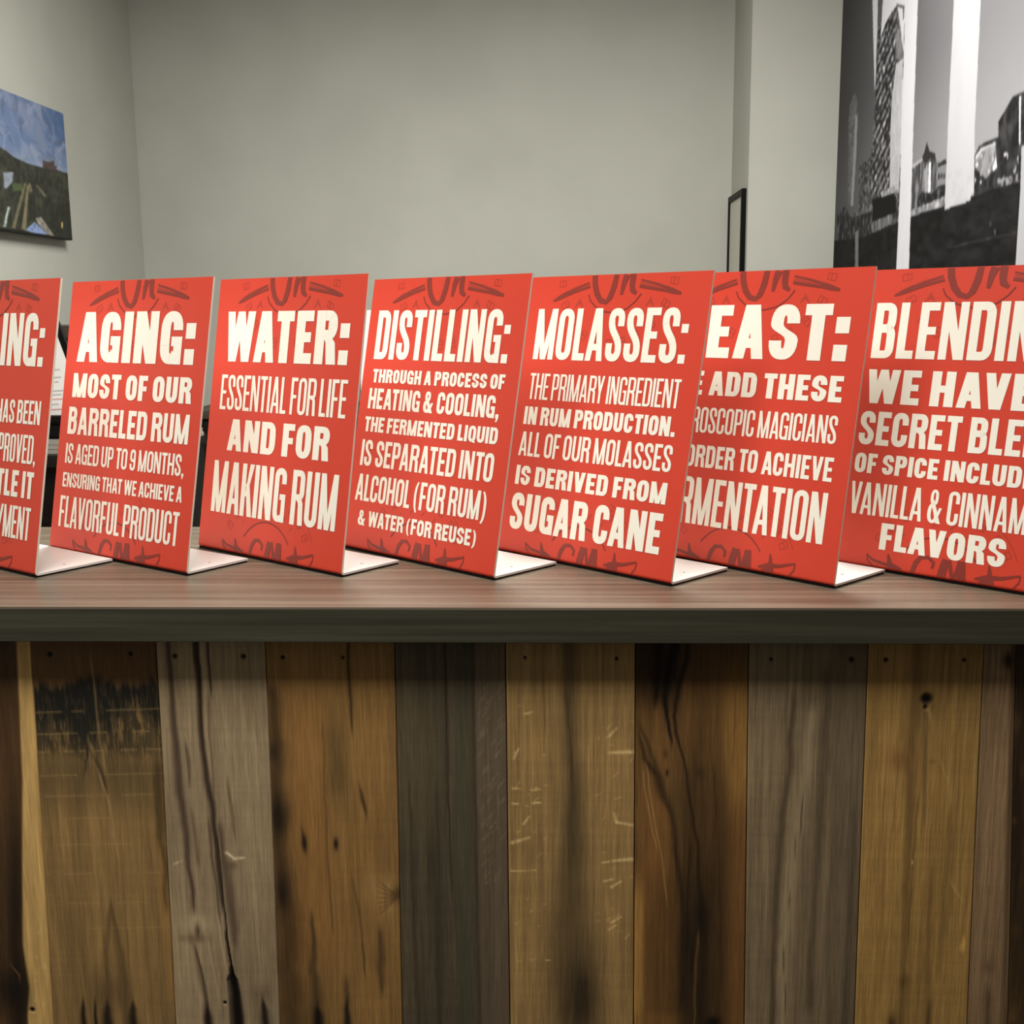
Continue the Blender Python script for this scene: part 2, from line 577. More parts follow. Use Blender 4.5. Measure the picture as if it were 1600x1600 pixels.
# C: grey weathered board with a long split
B = Board(seams[2], seams[3], 33, (120, 102, 76), 0.10, (40, 3))
dk = (58, 44, 34)
B.line([(.105, -.1, .025), (.118, .07, .025), (.122, .166, .026), (.134, .28, .04), (.146, .38, .045), (.168, .445, .035), (.180, .49, .03), (.193, .587, .025), (.223, .65, .022), (.223, .707, .016)], .03, dk, 0.85, .0012)
B.line([(.222, .25, .012), (.235, .30, .022), (.242, .36, .014)], .02, dk, 0.65)
B.line([(.24, .42, .02), (.27, .52, .03), (.30, .58, .015)], .02, (80, 64, 48), 0.6)
B.line([(.366, -.1, .022), (.380, .078, .024), (.376, .173, .026), (.378, .27, .024), (.402, .348, .03), (.445, .428, .03), (.447, .49, .022), (.469, .55, .020), (.485, .63, .018), (.50, .70, .012)], .03, (40, 30, 23), 0.9, .0025)
B.line([(.34, -.1, .02), (.35, .06, .016)], .02, (58, 44, 34), .6)
B.line([(.475, -.1, .014), (.480, .08, .014), (.486, .13, .010)], .015, (50, 38, 29), 0.8, .001)
B.line([(.46, .13, .02), (.455, .25, .012), (.47, .35, .014), (.46, .41, .014)], .015, (74, 58, 44), 0.6)
B.line([(.40, .46, .012), (.42, .55, .014), (.45, .63, .014), (.47, .73, .01)], .014, (66, 50, 38), 0.75, .0008)
B.line([(.60, .35, .010), (.625, .42, .018), (.64, .50, .012)], .014, (84, 68, 50), 0.75)
B.line([(.50, .46, .03), (.52, .53, .03), (.545, .58, .05), (.57, .66, .05), (.60, .74, .04), (.61, .80, .02)], .04, (70, 54, 42), 0.75)
B.line([(.468, .49, .007), (.494, .571, .008), (.50, .644, .008), (.523, .73, .009)], .01, (30, 23, 17), .9, .001, .005)
B.line([(.520, .72, .004), (.523, .778, .011), (.552, .850, .012), (.556, .876, .022), (.560, .892, .044), (.580, .936, .050), (.592, 1.0, .060), (.595, 1.1, .065)], .03, (16, 12, 9), 1.0, .006, .004, False)
B.line([(.22, .80, .010), (.27, .88, .014), (.30, .95, .018), (.31, 1.0, .04)], .02, (50, 38, 28), 0.75, .001)
B.line([(.20, .78, .02), (.26, .9, .02), (.30, .96, .02)], .02, (84, 68, 50), 0.5)
B.line([(.34, .77, .012), (.38, .86, .012), (.42, .94, .01)], .012, (146, 126, 96), 0.6)
B.line([(.45, .72, .010), (.48, .80, .012), (.52, .88, .012)], .012, (146, 124, 92), 0.75)
B.blob(.24, .735, .16, .022, (150, 130, 98), 0.75, 1.2); B.blob(.20, .775, .14, .010, (88, 72, 52), 0.6)
B.blob(.25, .755, .03, .02, (70, 56, 40), 0.8)
B.dash(.56, .540, .63, .556, .0018, (182, 164, 128), .9); B.dash(.63, .556, .72, .553, .0020, (176, 158, 122), .8); B.blob(.60, .575, .05, .012, (66, 52, 39), .6)
B.dash(.06, .572, .14, .562, .0011, (164, 144, 112), .7)
B.blob(.83, .93, .1, .03, (84, 68, 50), 0.6); B.line([(.84, .94, .01), (.86, .975, .035), (.88, 1.1, .06)], .03, (20, 15, 11), .9); B.line([(.31, .965, .01), (.31, 1.0, .035)], .03, (20, 15, 11), .9)
B.hole(.165, .028, .0027); B.hole(.80, .028, .0027); B.hole(.48, .955, .0018)
B.build('grey weathered board with a long dark split')

# D: orange-brown board
B = Board(seams[3], seams[4], 44, (108, 80, 44), 0.17, (32, 2.2))
B.band(.12, .48, (117, 81, 43), .5, .15, .85, .1)
B.line([(.02, .1, .05), (.05, .3, .07), (.05, .5, .08), (.08, .7, .1), (.09, 1.0, .12)], .06, (52, 37, 21), 0.75, 0, .03)
B.blob(.04, .44, .08, .05, (30, 22, 13), .9); B.blob(.05, .64, .06, .05, (28, 20, 12), .9); B.blob(.02, .27, .05, .03, (40, 30, 18), .8)
B.blob(.54, .34, .08, .08, (70, 55, 32), .6); B.blob(.52, .24, .07, .05, (76, 58, 34), .6)
B.line([(.64, -.1, .012), (.64, .1, .014), (.65, .22, .008)], .012, (44, 32, 18), .8)
B.line([(.71, .36, .010), (.73, .40, .018), (.75, .44, .008)], .012, (48, 35, 20), .8)
B.blob(.245, .512, .022, .022, (24, 17, 10), .95, .2); B.blob(.50, .513, .018, .016, (24, 17, 10), .95, .2)
B.line([(.23, .47, .008), (.26, .53, .012)], .01, (30, 22, 13), .7)
B.blob(.92, .66, .10, .055, (138, 108, 66), .75, 1.0); B.blob(.78, .62, .06, .04, (132, 104, 64), .5)
B.blob(1.0, .645, .05, .022, (50, 36, 22), .9, .4)
for k in range(7):
    a = .60 + k * .022
    d = np.exp(-(((B.t - .645) - (k - 3) * .018 * np.clip((1.0 - B.u) / .2, 0, 1.2) - .012 * np.sin(B.u * 9)) / .0035) ** 2) * sstep(.78, .9, B.u)
    B.c = mixc(B.c, (70, 50, 28), d * .5)
B.line([(.28, .7, .015), (.29, .82, .03), (.30, .95, .045), (.31, 1.1, .06)], .03, (52, 40, 24), .75, 0, .02)
B.line([(.55, .88, .02), (.55, 1.1, .05)], .03, (56, 42, 25), .7)
B.line([(.83, .74, .02), (.84, .84, .035), (.84, .92, .02)], .03, (60, 44, 26), .75)
B.line([(.68, .77, .008), (.70, .82, .012), (.71, .87, .008)], .012, (56, 42, 24), .7)
B.line([(.62, .6, .010), (.67, .7, .014), (.69, .78, .008)], .012, (72, 53, 30), .6)
B.line([(.42, .2, .008), (.43, .5, .010), (.45, .75, .008)], .012, (74, 54, 30), .6)
B.line([(.31, .955, .01), (.31, .985, .035), (.31, 1.1, .06)], .03, (20, 14, 9), .95); B.line([(.55, .94, .01), (.55, 1.1, .05)], .03, (28, 20, 12), .9)
B.hole(.13, .030, .0022); B.hole(.6, .03, .0018)
B.build('orange-brown board with two small dark gouges')

# E: dark grey board
B = Board(seams[4], seams[5], 55, (66, 57, 42), 0.16, (70, 2.0), .7)
B.band(.70, 1.1, (84, 70, 54), .7, -1, 9, .03)
B.line([(.45, -.1, .012), (.46, .4, .010), (.48, .65, .006)], .012, (36, 29, 20), .7)
B.line([(.70, -.1, .02), (.71, .6, .02), (.72, 1.1, .02)], .02, (46, 38, 27), .7)
B.band(.52, .68, (60, 56, 42), .7, -1, 9, .04)
B.band(.0, .35, (76, 65, 46), .45, .1, .5, .1)
B.line([(.10, .35, .01), (.12, .7, .02), (.16, 1.1, .02)], .02, (48, 39, 27), .6)
B.line([(.34, .5, .01), (.33, .8, .02), (.36, 1.1, .02)], .02, (50, 41, 28), .6)
rr = random.Random(8)
for k in range(60):
    u_, t_ = rr.uniform(.74, .95), rr.uniform(.1, .62)
    B.dash(u_, t_, u_ + .05, t_ - .018, .0008, (112, 98, 80), .4)
B.build('dark grey board, the darkest of the greys')

# F: tan board with pale ray flecks
B = Board(seams[5], seams[6], 66, (120, 94, 57), 0.10, (40, 3), .7)
B.line([(.48, -.1, .07), (.49, .2, .07), (.52, .42, .10), (.50, .6, .15), (.53, .8, .22), (.56, 1.0, .22)], .1, (66, 53, 34), .72, 0, .02)
B.blob(.56, .92, .14, .10, (40, 31, 20), .8); B.blob(.51, .46, .05, .09, (60, 48, 30), .6)
B.line([(.46, .1, .01), (.50, .26, .014), (.52, .42, .016)], .012, (54, 42, 26), .6)
fl = (176, 148, 98)
for q in [(.99, .265, .80, .268, .0022), (.80, .225, .86, .205, .0013), (.99, .455, .86, .448, .0018), (.86, .448, .84, .425, .0016), (.98, .545, .83, .550, .0020), (.80, .552, .74, .556, .0010),
          (.82, .62, .90, .604, .0014), (.82, .715, .90, .700, .0014), (.80, .735, .86, .722, .0011), (.03, .505, .17, .490, .0018), (.20, .400, .26, .398, .0012), (.19, .366, .26, .364, .0010),
          (.12, .455, .17, .435, .0012), (.04, .362, .10, .362, .0012), (.04, .402, .08, .402, .0012), (.05, .285, .09, .258, .0012), (.14, .17, .20, .165, .0010), (.76, .605, .84, .598, .0010), (.02, .58, .22, .578, .0008)]:
    B.dash(*q, fl, .85)
rr = random.Random(5)
for k in range(46):
    u_ = rr.choice([rr.uniform(.70, .98), rr.uniform(.03, .3)])
    t_ = rr.uniform(.15, .85)
    B.dash(u_, t_, u_ + rr.uniform(.01, .05), t_ - rr.uniform(-.004, .014), .0007, fl, .45)
B.line([(.02, .58, .05), (.06, .5, .05)], .04, (130, 100, 60), .4)
B.hole(.15, .028, .0018); B.hole(.86, .03, .0020)
B.build('tan board with pale flecks and a dark centre streak')

# G: dark brown board with swirling black figure
B = Board(seams[6], seams[7], 77, (88, 62, 33), 0.16, (34, 2.4))
B.band(.80, 1.1, (126, 92, 46), .75, .05, .42, .05)
B.band(.85, 1.1, (98, 66, 34), .6, .4, 1.2, .06)
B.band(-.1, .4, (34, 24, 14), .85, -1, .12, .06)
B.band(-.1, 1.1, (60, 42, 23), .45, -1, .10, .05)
B.band(.05, .30, (104, 70, 36), .5, .35, .75, .08)
B.band(-.1, .08, (146, 108, 54), .8, .62, 1.2, .03)
B.band(.40, .80, (50, 36, 20), .6, .55, 1.2, .1)
B.band(.15, .40, (70, 47, 24), .6, .6, 1.2, .08)
kk = (20, 14, 8)
B.line([(.23, -.1, .05), (.21, .015, .05), (.19, .08, .04), (.175, .145, .022)], .04, kk, .95, .0006)
B.line([(.36, -.1, .05), (.35, 0, .05), (.287, .063, .06), (.256, .126, .035), (.277, .173, .018), (.31, .22, .016), (.324, .245, .010)], .04, kk, .95, .0006)
B.line([(.47, -.1, .03), (.456, .03, .03), (.383, .094, .025), (.341, .173, .02), (.364, .22, .016), (.396, .253, .013), (.44, .285, .012), (.48, .365, .015), (.535, .46, .016), (.572, .507, .016), (.583, .587, .018), (.603, .634, .022), (.637, .68, .045), (.637, .78, .030), (.626, .87, .035), (.60, .97, .07), (.60, 1.1, .08)], .03, kk, .72, .0002)
B.line([(.027, .22, .012), (.09, .285, .025), (.20, .33, .045), (.262, .38, .050), (.325, .42, .030), (.36, .46, .026), (.365, .523, .026), (.41, .587, .026), (.455, .68, .03), (.455, .776, .04), (.46, .95, .05)], .03, (34, 24, 14), .7, .0002)
B.line([(.02, .19, .02), (.10, .24, .02), (.18, .30, .03), (.22, .34, .03)], .02, (46, 35, 20), .6)
B.line([(.32, .32, .05), (.38, .42, .06), (.46, .52, .05), (.52, .60, .04)], .05, (82, 66, 37), .5)
B.line([(.50, .50, .010), (.485, .66, .012), (.48, .80, .016)], .012, (24, 17, 10), .8)
B.band(.36, .84, (44, 31, 17), .5, .30, 1.2, .10, .15); B.blob(.60, .70, .045, .06, (18, 15, 11), .75); B.blob(.52, .82, .08, .12, (26, 19, 11), .7)
B.line([(.58, .74, .012), (.555, .85, .014), (.55, 1.0, .010)], .012, (86, 64, 36), .75)
B.line([(.10, .30, .006), (.16, .42, .008), (.25, .55, .008), (.30, .66, .006)], .008, (140, 108, 64), .6)
B.line([(.06, .31, .005), (.13, .43, .006), (.20, .52, .005)], .006, (150, 118, 70), .6)
B.line([(.70, .3, .012), (.75, .5, .016), (.78, .7, .02), (.8, .9, .02)], .015, (52, 37, 20), .6)
B.line([(.58, .2, .010), (.60, .35, .014), (.66, .55, .016)], .015, (60, 43, 23), .5)
B.blob(.58, .318, .045, .018, (52, 37, 21), .8, .3); B.blob(.285, .318, .014, .008, (26, 18, 11), .9, .2); B.blob(.27, .27, .02, .012, (50, 36, 20), .7, .2)
B.line([(.88, .1, .006), (.885, .2, .008), (.87, .3, .006)], .008, (80, 56, 28), .7)
B.blob(.72, .985, .06, .015, (16, 12, 8), .9); B.band(-.1, .4, (110, 78, 40), .5, .965, 1.2, .05, .015)
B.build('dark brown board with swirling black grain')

# H: grey-brown board
B = Board(seams[7], seams[8], 88, (100, 84, 61), 0.10, (60, 2.4), .7)
B.line([(.55, .15, .06), (.50, .32, .06), (.43, .5, .06), (.36, .7, .06), (.34, .9, .05), (.36, 1.1, .04)], .05, (132, 114, 86), .6, 0, .02)
B.line([(.38, .12, .03), (.36, .3, .03), (.30, .48, .03), (.26, .65, .035), (.25, .85, .03), (.27, 1.1, .03)], .03, (62, 50, 36), .75, 0, .02)
B.line([(.68, .05, .06), (.66, .3, .06), (.62, .55, .05), (.60, .7, .035), (.59, .95, .04)], .04, (68, 56, 41), .7, 0, .02)
B.band(.72, 1.1, (84, 70, 52), .6, -1, 9, .06)
for pts in ([(.485, .38), (.475, .44), (.47, .47)], [(.43, .48), (.425, .54)], [(.39, .63), (.38, .67)], [(.345, .78), (.35, .84)], [(.365, .88), (.37, .95)]):
    B.line([(u, t, .006) for u, t in pts], .006, (56, 44, 30), .85)
B.line([(.94, .4, .02), (.93, .7, .03), (.92, 1.1, .04)], .03, (62, 54, 42), .6)
B.hole(.19, .030, .0020); B.hole(.87, .030, .0028)
B.build('grey-brown board with a pale wavy streak')

# I: golden tan board with a knot hole
B = Board(seams[8], seams[9], 99, (128, 98, 54), 0.10, (30, 2.0), .6)
B.line([(.42, -.1, .06), (.42, .1, .08), (.40, .3, .06), (.42, .5, .035), (.42, .8, .035), (.41, 1.1, .04)], .05, (88, 66, 37), .75, 0, .02)
B.line([(.53, .15, .03), (.535, .3, .02), (.55, .45, .012)], .03, (92, 72, 44), .6)
B.line([(.78, .4, .02), (.76, .6, .035), (.74, .85, .03)], .03, (98, 74, 40), .6)
B.line([(.63, .55, .02), (.63, .8, .03), (.65, 1.1, .04)], .03, (92, 69, 37), .6)
B.line([(.48, .38, .006), (.46, .6, .006), (.45, .75, .006)], .006, (74, 54, 28), .7)
B.blob(.33, .28, .14, .025, (104, 72, 38), .6); B.blob(.60, .285, .03, .006, (92, 68, 36), .6); B.blob(.36, .205, .05, .02, (108, 80, 42), .5)
B.blob(.53, .135, .09, .03, (84, 62, 34), .6, .3)
B.hole(.525, .127, .0058, (12, 8, 6)); B.hole(.52, .148, .0025, (30, 21, 12))
B.line([(.545, .15, .02), (.56, .18, .016)], .015, (152, 124, 76), .7)
B.blob(.94, .76, .012, .022, (196, 152, 78), .9, .5); B.blob(.92, .77, .014, .01, (170, 128, 62), .7)
B.blob(.455, .545, .006, .006, (190, 160, 110), .9, .1)
B.line([(.80, .59, .02), (.88, .63, .012), (.93, .65, .006)], .01, (150, 120, 74), .6)
B.line([(.66, .27, .01), (.74, .34, .01)], .01, (146, 116, 70), .5)
B.blob(.43, .865, .05, .02, (74, 54, 28), .7); B.blob(.33, .985, .04, .03, (60, 44, 24), .8)
B.line([(.66, .92, .02), (.66, 1.1, .025)], .02, (66, 49, 28), .7)
B.hole(.155, .030, .0024); B.hole(.84, .030, .0020)
B.build('golden tan board with a round knot hole')

# J: narrow grey-tan board
B = Board(seams[9], seams[10], 110, (112, 88, 62), 0.10, (50, 3), .6)
B.blob(.5, .2, .35, .05, (88, 68, 46), .6, 1.0); B.blob(.8, .03, .2, .02, (30, 20, 13), .85)
B.blob(.5, .82, .12, .02, (72, 56, 38), .7); B.line([(.5, .88, .1), (.5, 1.1, .15)], .1, (66, 52, 35), .7)
B.band(.85, 1.2, (62, 47, 30), .7, -1, 9, .06)
B.build('narrow grey-tan board next to the right edge')

# K: dark rough board at the right
B = Board(seams[10], seams[11], 121, (52, 38, 22), 0.35, (40, 12))
B.blob(.05, .4, .12, .3, (30, 21, 13), .8)
B.flecks(14, 0, .3, .1, 1.0, (90, 64, 34), .5, .05, .02, 21)
B.build('dark rough board at the far right')

# more boards of the same facing, running on past both sides of the view
more_cols = [(104, 82, 54), (92, 78, 60), (116, 92, 56), (72, 60, 44), (110, 84, 48)]
edge_l = lambda z: XL + 0.002 + z * 0
edge_r = lambda z: XR - 0.002 + z * 0
x_l, x_r = seams[0], seams[11]
side_l = [x_l] + [(lambda z, k=k: x_l(z) - .127 * k) for k in range(1, 9) if x_l(ZT) - .127 * k > XL + .06] + [edge_l]
side_r = [x_r] + [(lambda z, k=k: x_r(z) + .127 * k) for k in range(1, 9) if x_r(ZB) + .127 * k < XR - .06] + [edge_r]
for k in range(len(side_l) - 1):
    Board(side_l[k + 1], side_l[k], 131 + k, more_cols[k % 5], .14).build('board beyond the left edge of the view')
for k in range(len(side_r) - 1):
    Board(side_r[k], side_r[k + 1], 151 + k, more_cols[(k + 2) % 5], .14).build('board beyond the right edge of the view')


# ------------------------------------------------------------------ lettering: condensed poster capitals drawn as strokes
def arc(cx, cy, rxo, ryo, rxi, ryi, a0, a1, n=12):
    out = []
    for i in range(n + 1):
        a = math.radians(a0 + (a1 - a0) * i / n)
        ca, sa = math.cos(a), math.sin(a)
        e = 0.86                                         # slightly squared bowls
        ca_, sa_ = math.copysign(abs(ca) ** e, ca), math.copysign(abs(sa) ** e, sa)
        out.append(((cx + rxo * ca_, cy + ryo * sa_), (cx + rxi * ca_, cy + ryi * sa_)))
    return out


def strip(pairs):
    return [(pairs[i][0], pairs[i + 1][0], pairs[i + 1][1], pairs[i][1]) for i in range(len(pairs) - 1)]


def rect(x0, x1, y0, y1): return [((x0, y0), (x1, y0), (x1, y1), (x0, y1))]


def para(b0, b1, t0, t1, y0, y1): return [((b0, y0), (b1, y0), (t1, y1), (t0, y1))]


def bez(p, n=10):
    o = []
    for i in range(n + 1):
        t = i / n
        a = [(1 - t) ** 3, 3 * t * (1 - t) ** 2, 3 * t * t * (1 - t), t ** 3]
        o.append((sum(a[k] * p[k][0] for k in range(4)), sum(a[k] * p[k][1] for k in range(4))))
    return o


REL = dict(A=1.14, B=1.06, C=1.02, D=1.06, E=.88, F=.84, G=1.04, H=1.10, K=1.12, L=.80, M=1.42, N=1.14, O=1.05, P=1.02, Q=1.05, R=1.08,
           S=1.02, T=.92, U=1.05, V=1.10, W=1.62, Y=1.08)
REL.update({'&': 1.3, '9': 1.0, '(': .62, ')': .62})


def glyph(ch, w, h, s, t):
    rx = w / 2
    ry = min(h * .36, rx * 1.12)
    ri, yi = rx - s, max(ry - t, .01 * h)
    R = rect
    if ch == 'I': return R(0, s, 0, h)
    if ch in '.': return R(0, s, 0, s * .95)
    if ch == ',': return R(0, s, 0, s * .95) + para(s * .15, s * .55, s * .35, s, -s * .85, 0)
    if ch == ':': return R(0, s, 0, s * 1.05) + R(0, s, h * .62 - s * .5, h * .62 + s * .55)
    if ch == 'E': return R(0, s, 0, h) + R(s, w, 0, t) + R(s, w, h - t, h) + R(s, w * .9, h * .5 - t * .47, h * .5 + t * .47)
    if ch == 'F': return R(0, s, 0, h) + R(s, w, h - t, h) + R(s, w * .9, h * .49 - t * .5, h * .49 + t * .45)
    if ch == 'L': return R(0, s, 0, h) + R(s, w, 0, t)
    if ch == 'T': return R(0, w, h - t, h) + R(rx - s / 2, rx + s / 2, 0, h - t)
    if ch == 'H': return R(0, s, 0, h) + R(w - s, w, 0, h) + R(s, w - s, h * .5 - t * .5, h * .5 + t * .5)
    if ch == 'N': return R(0, s * .92, 0, h) + R(w - s * .92, w, 0, h) + para(w - s * 1.12, w - s * .1, s * .1, s * 1.12, 0, h)
    if ch == 'M':
        a = s * .92
        return R(0, a, 0, h) + R(w - a, w, 0, h) + para(rx - a * .52, rx + a * .36, a * .1, a * 1.1, 0, h) + para(rx - a * .36, rx + a * .52, w - a * 1.1, w - a * .1, 0, h)
    if ch == 'A':
        a = s * .60
        f = .2
        xi = lambda y: (s * .96) + (rx - a + s * .96 - s * .96) * y
        l0, l1 = 0.0, rx - a
        return para(0, s * .94, rx - a, rx - a + s * .94, 0, h) + para(w - s * .94, w, rx + a - s * .94, rx + a, 0, h) + \
            para(s * .6 + l1 * f, w - s * .6 - l1 * f, s * .6 + l1 * (f + t / h * .9), w - s * .6 - l1 * (f + t / h * .9), h * f, h * f + t * .9)
    if ch == 'V':
        a = s * .58
        return para(rx - a, rx - a + s * .96, 0, s * .96, 0, h) + para(rx + a - s * .96, rx + a, w - s * .96, w, 0, h)
    if ch == 'W':
        q, a = w * .27, s * .92
        m = rx
        return para(q - a * .52, q + a * .48, 0, a, 0, h) + para(q - a * .48, q + a * .52, m - a * .48, m + a * .48, 0, h) + \
            para(w - q - a * .52, w - q + a * .48, m - a * .48, m + a * .48, 0, h) + para(w - q - a * .48, w - q + a * .52, w - a, w, 0, h)
    if ch == 'Y':
        k = h * .38
        return R(rx - s / 2, rx + s / 2, 0, k) + para(rx - s / 2, rx + s / 2, 0, s, k, h) + para(rx - s / 2, rx + s / 2, w - s, w, k, h)
    if ch == 'K':
        return R(0, s, 0, h) + para(s * .9, s * .9 + s * .55, w - s * 1.05, w - s * .02, h * .38, h) + para(w - s * 1.02, w + s * .05, s * 1.0, s * 1.9, 0, h * .62)
    if ch in 'OQ':
        p = [((w, h - ry), (w - s, h - ry))] + arc(rx, h - ry, rx, ry, ri, yi, 0, 180) + arc(rx, ry, rx, ry, ri, yi, 180, 360) + [((w, h - ry), (w - s, h - ry))]
        o = strip(p)
        if ch == 'Q': o += para(w * .62, w * 1.02, w * .42, w * .74, -h * .04, h * .2)
        return o
    if ch in 'CG':
        e = max(h * .36 - ry, 0)
        if ch == 'C':
            p = [((w, h - ry - e), (w - s, h - ry - e))] + arc(rx, h - ry, rx, ry, ri, yi, 0, 180) + arc(rx, ry, rx, ry, ri, yi, 180, 360) + [((w, ry + e), (w - s, ry + e))]
            return strip(p)
        p = [((w, h - ry - e * .6), (w - s, h - ry - e * .6))] + arc(rx, h - ry, rx, ry, ri, yi, 0, 180) + arc(rx, ry, rx, ry, ri, yi, 180, 325)
        return strip(p) + R(w - s * .86, w, 0, h * .52) + R(rx * 1.02, w - s * .86, h * .52 - t * .9, h * .52)
    if ch == 'D':
        p = [((s, h), (s, h - t)), ((w - rx * .9, h), (w - rx * .9, h - t))] + arc(w - rx * .9, h - ry, rx * .9, ry, rx * .9 - s, yi, 90, 0) + \
            arc(w - rx * .9, ry, rx * .9, ry, rx * .9 - s, yi, 0, -90) + [((s, 0), (s, t))]
        return R(0, s, 0, h) + strip(p)

    def bowl(y0, y1, ww):
        r_ = min((y1 - y0) / 2, ry * .86)
        bx = min(ww - s, rx * .86)
        return strip([((s, y1), (s, y1 - t * .95)), ((ww - bx, y1), (ww - bx, y1 - t * .95))] + arc(ww - bx, y1 - r_, bx, r_, max(bx - s, 1e-5), max(r_ - t * .95, 1e-5), 90, 0) +
                     arc(ww - bx, y0 + r_, bx, r_, max(bx - s, 1e-5), max(r_ - t * .95, 1e-5), 0, -90) + [((s, y0), (s, y0 + t * .95))])
    if ch == 'P': return R(0, s, 0, h) + bowl(h * .40, h, w)
    if ch == 'R':
        return R(0, s, 0, h) + bowl(h * .45, h, w) + para(w - s * .98, w + s * .06, w - s * 1.18, w - s * .16, 0, h * .40) + \
            [((w - s * 1.18, h * .40), (w - s * .16, h * .40), (w - s * .5, h * .49), (s * .9, h * .455 + t * .3))]
    if ch == 'B': return R(0, s, 0, h) + bowl(h * .49 - t * .1, h, w * .97) + bowl(0, h * .49 + t * .75, w)
    if ch == 'U':
        return strip([((0, h), (s, h))] + arc(rx, ry, rx, ry, ri, yi, 180, 360) + [((w, h), (w - s, h))])
    if ch == 'S':
        e = max(h * .34 - ry, 0)
        o = strip([((w, h - ry - e), (w - s, h - ry - e))] + arc(rx, h - ry, rx, ry, ri, yi, 0, 180))
        k = h * .5 - ry
        A_ = bez([(0, h - ry), (0, h * .5 - k * .05), (w - s, h * .5 - k * .15), (w - s, ry)])
        B_ = bez([(s, h - ry), (s, h * .5 + k * .15), (w, h * .5 + k * .05), (w, ry)])
        o += strip(list(zip(A_, B_)))
        o += strip([(b_, a_) for a_, b_ in arc(rx, ry, rx, ry, ri, yi, 0, -180)] + [((s, ry + e), (0, ry + e))])
        return o
    if ch == '9':
        r2 = min(h * .3, ry)
        o = strip([((w, h - r2), (w - s, h - r2))] + arc(rx, h - r2, rx, r2, ri, max(r2 - t, .001), 0, 180) + arc(rx, h * .4 + r2, rx, r2, ri, max(r2 - t, .001), 180, 360))
        return o + R(w - s, w, ry, h - r2) + strip(arc(rx, ry, rx, ry, ri, yi, 0, -180) + [((0, ry + h * .08), (s, ry + h * .08))])
    if ch in '()':
        o = strip(arc(w * 1.25, h * .44, w * 1.25, h * .62, w * 1.25 - s * .8, h * .58, 118, 242, 14))
        if ch == ')': o = [tuple((w - x, y) for x, y in q[::-1]) for q in o]
        return o
    if ch == '&':
        hw = w * .80
        r1, r2 = hw * .36, hw * .5
        o = strip(arc(hw * .5, h * .76, r1, h * .24, max(r1 - s * .8, .001), h * .24 - t * .85, -60, 250, 20))
        o += strip(arc(hw * .5, h * .30, r2, h * .30, max(r2 - s, .001), h * .30 - t * .95, 75, 330, 20))
        o += para(w - s * 1.25, w - s * .02, hw * .16, hw * .16 + s, 0, h * .70)
        o += para(hw * .62, hw * .62 + s * .9, w - s * .75, w, h * .10, h * .47)
        return o
    return []


def line_polys(text, u0, u1, vb, vt, ratio):
    h = vt - vb
    gap, space = .15, .52
    kern = {a + c: -.10 for a, c in ('AT', 'TA', 'AV', 'VA', 'AY', 'YA', 'LT', 'LY', 'AG', 'AC', 'AO', 'WA', 'AW', 'RY', 'FA', 'PA', 'LA', 'KI', 'AK', 'LC', 'LO', 'TO', 'CA', 'GA', 'DA')}
    kern.update({k: -.06 for k in ('AG', 'AC', 'AO', 'LA', 'KI', 'AK', 'LC', 'LO', 'TO', 'CA', 'GA', 'DA', 'RY')})
    tot = 0.0
    for i, ch in enumerate(text):
        if ch == ' ': tot += space; continue
        tot += ratio if ch in 'I.,:' else REL[ch]
        if i < len(text) - 1 and text[i + 1] != ' ': tot += gap + kern.get(text[i:i + 2], 0)
    k = (u1 - u0) / tot
    s, t = ratio * k, min(ratio * k * .92, h * .2)
    x, out = u0, []
    for i, ch in enumerate(text):
        if ch == ' ': x += space * k; continue
        wd = s if ch in 'I.,:' else REL[ch] * k
        for q in glyph(ch, wd, h, s, t):
            out.append([(x + a, vb + c) for a, c in q])
        x += wd
        if i < len(text) - 1 and text[i + 1] != ' ': x += (gap + kern.get(text[i:i + 2], 0)) * k
    return out


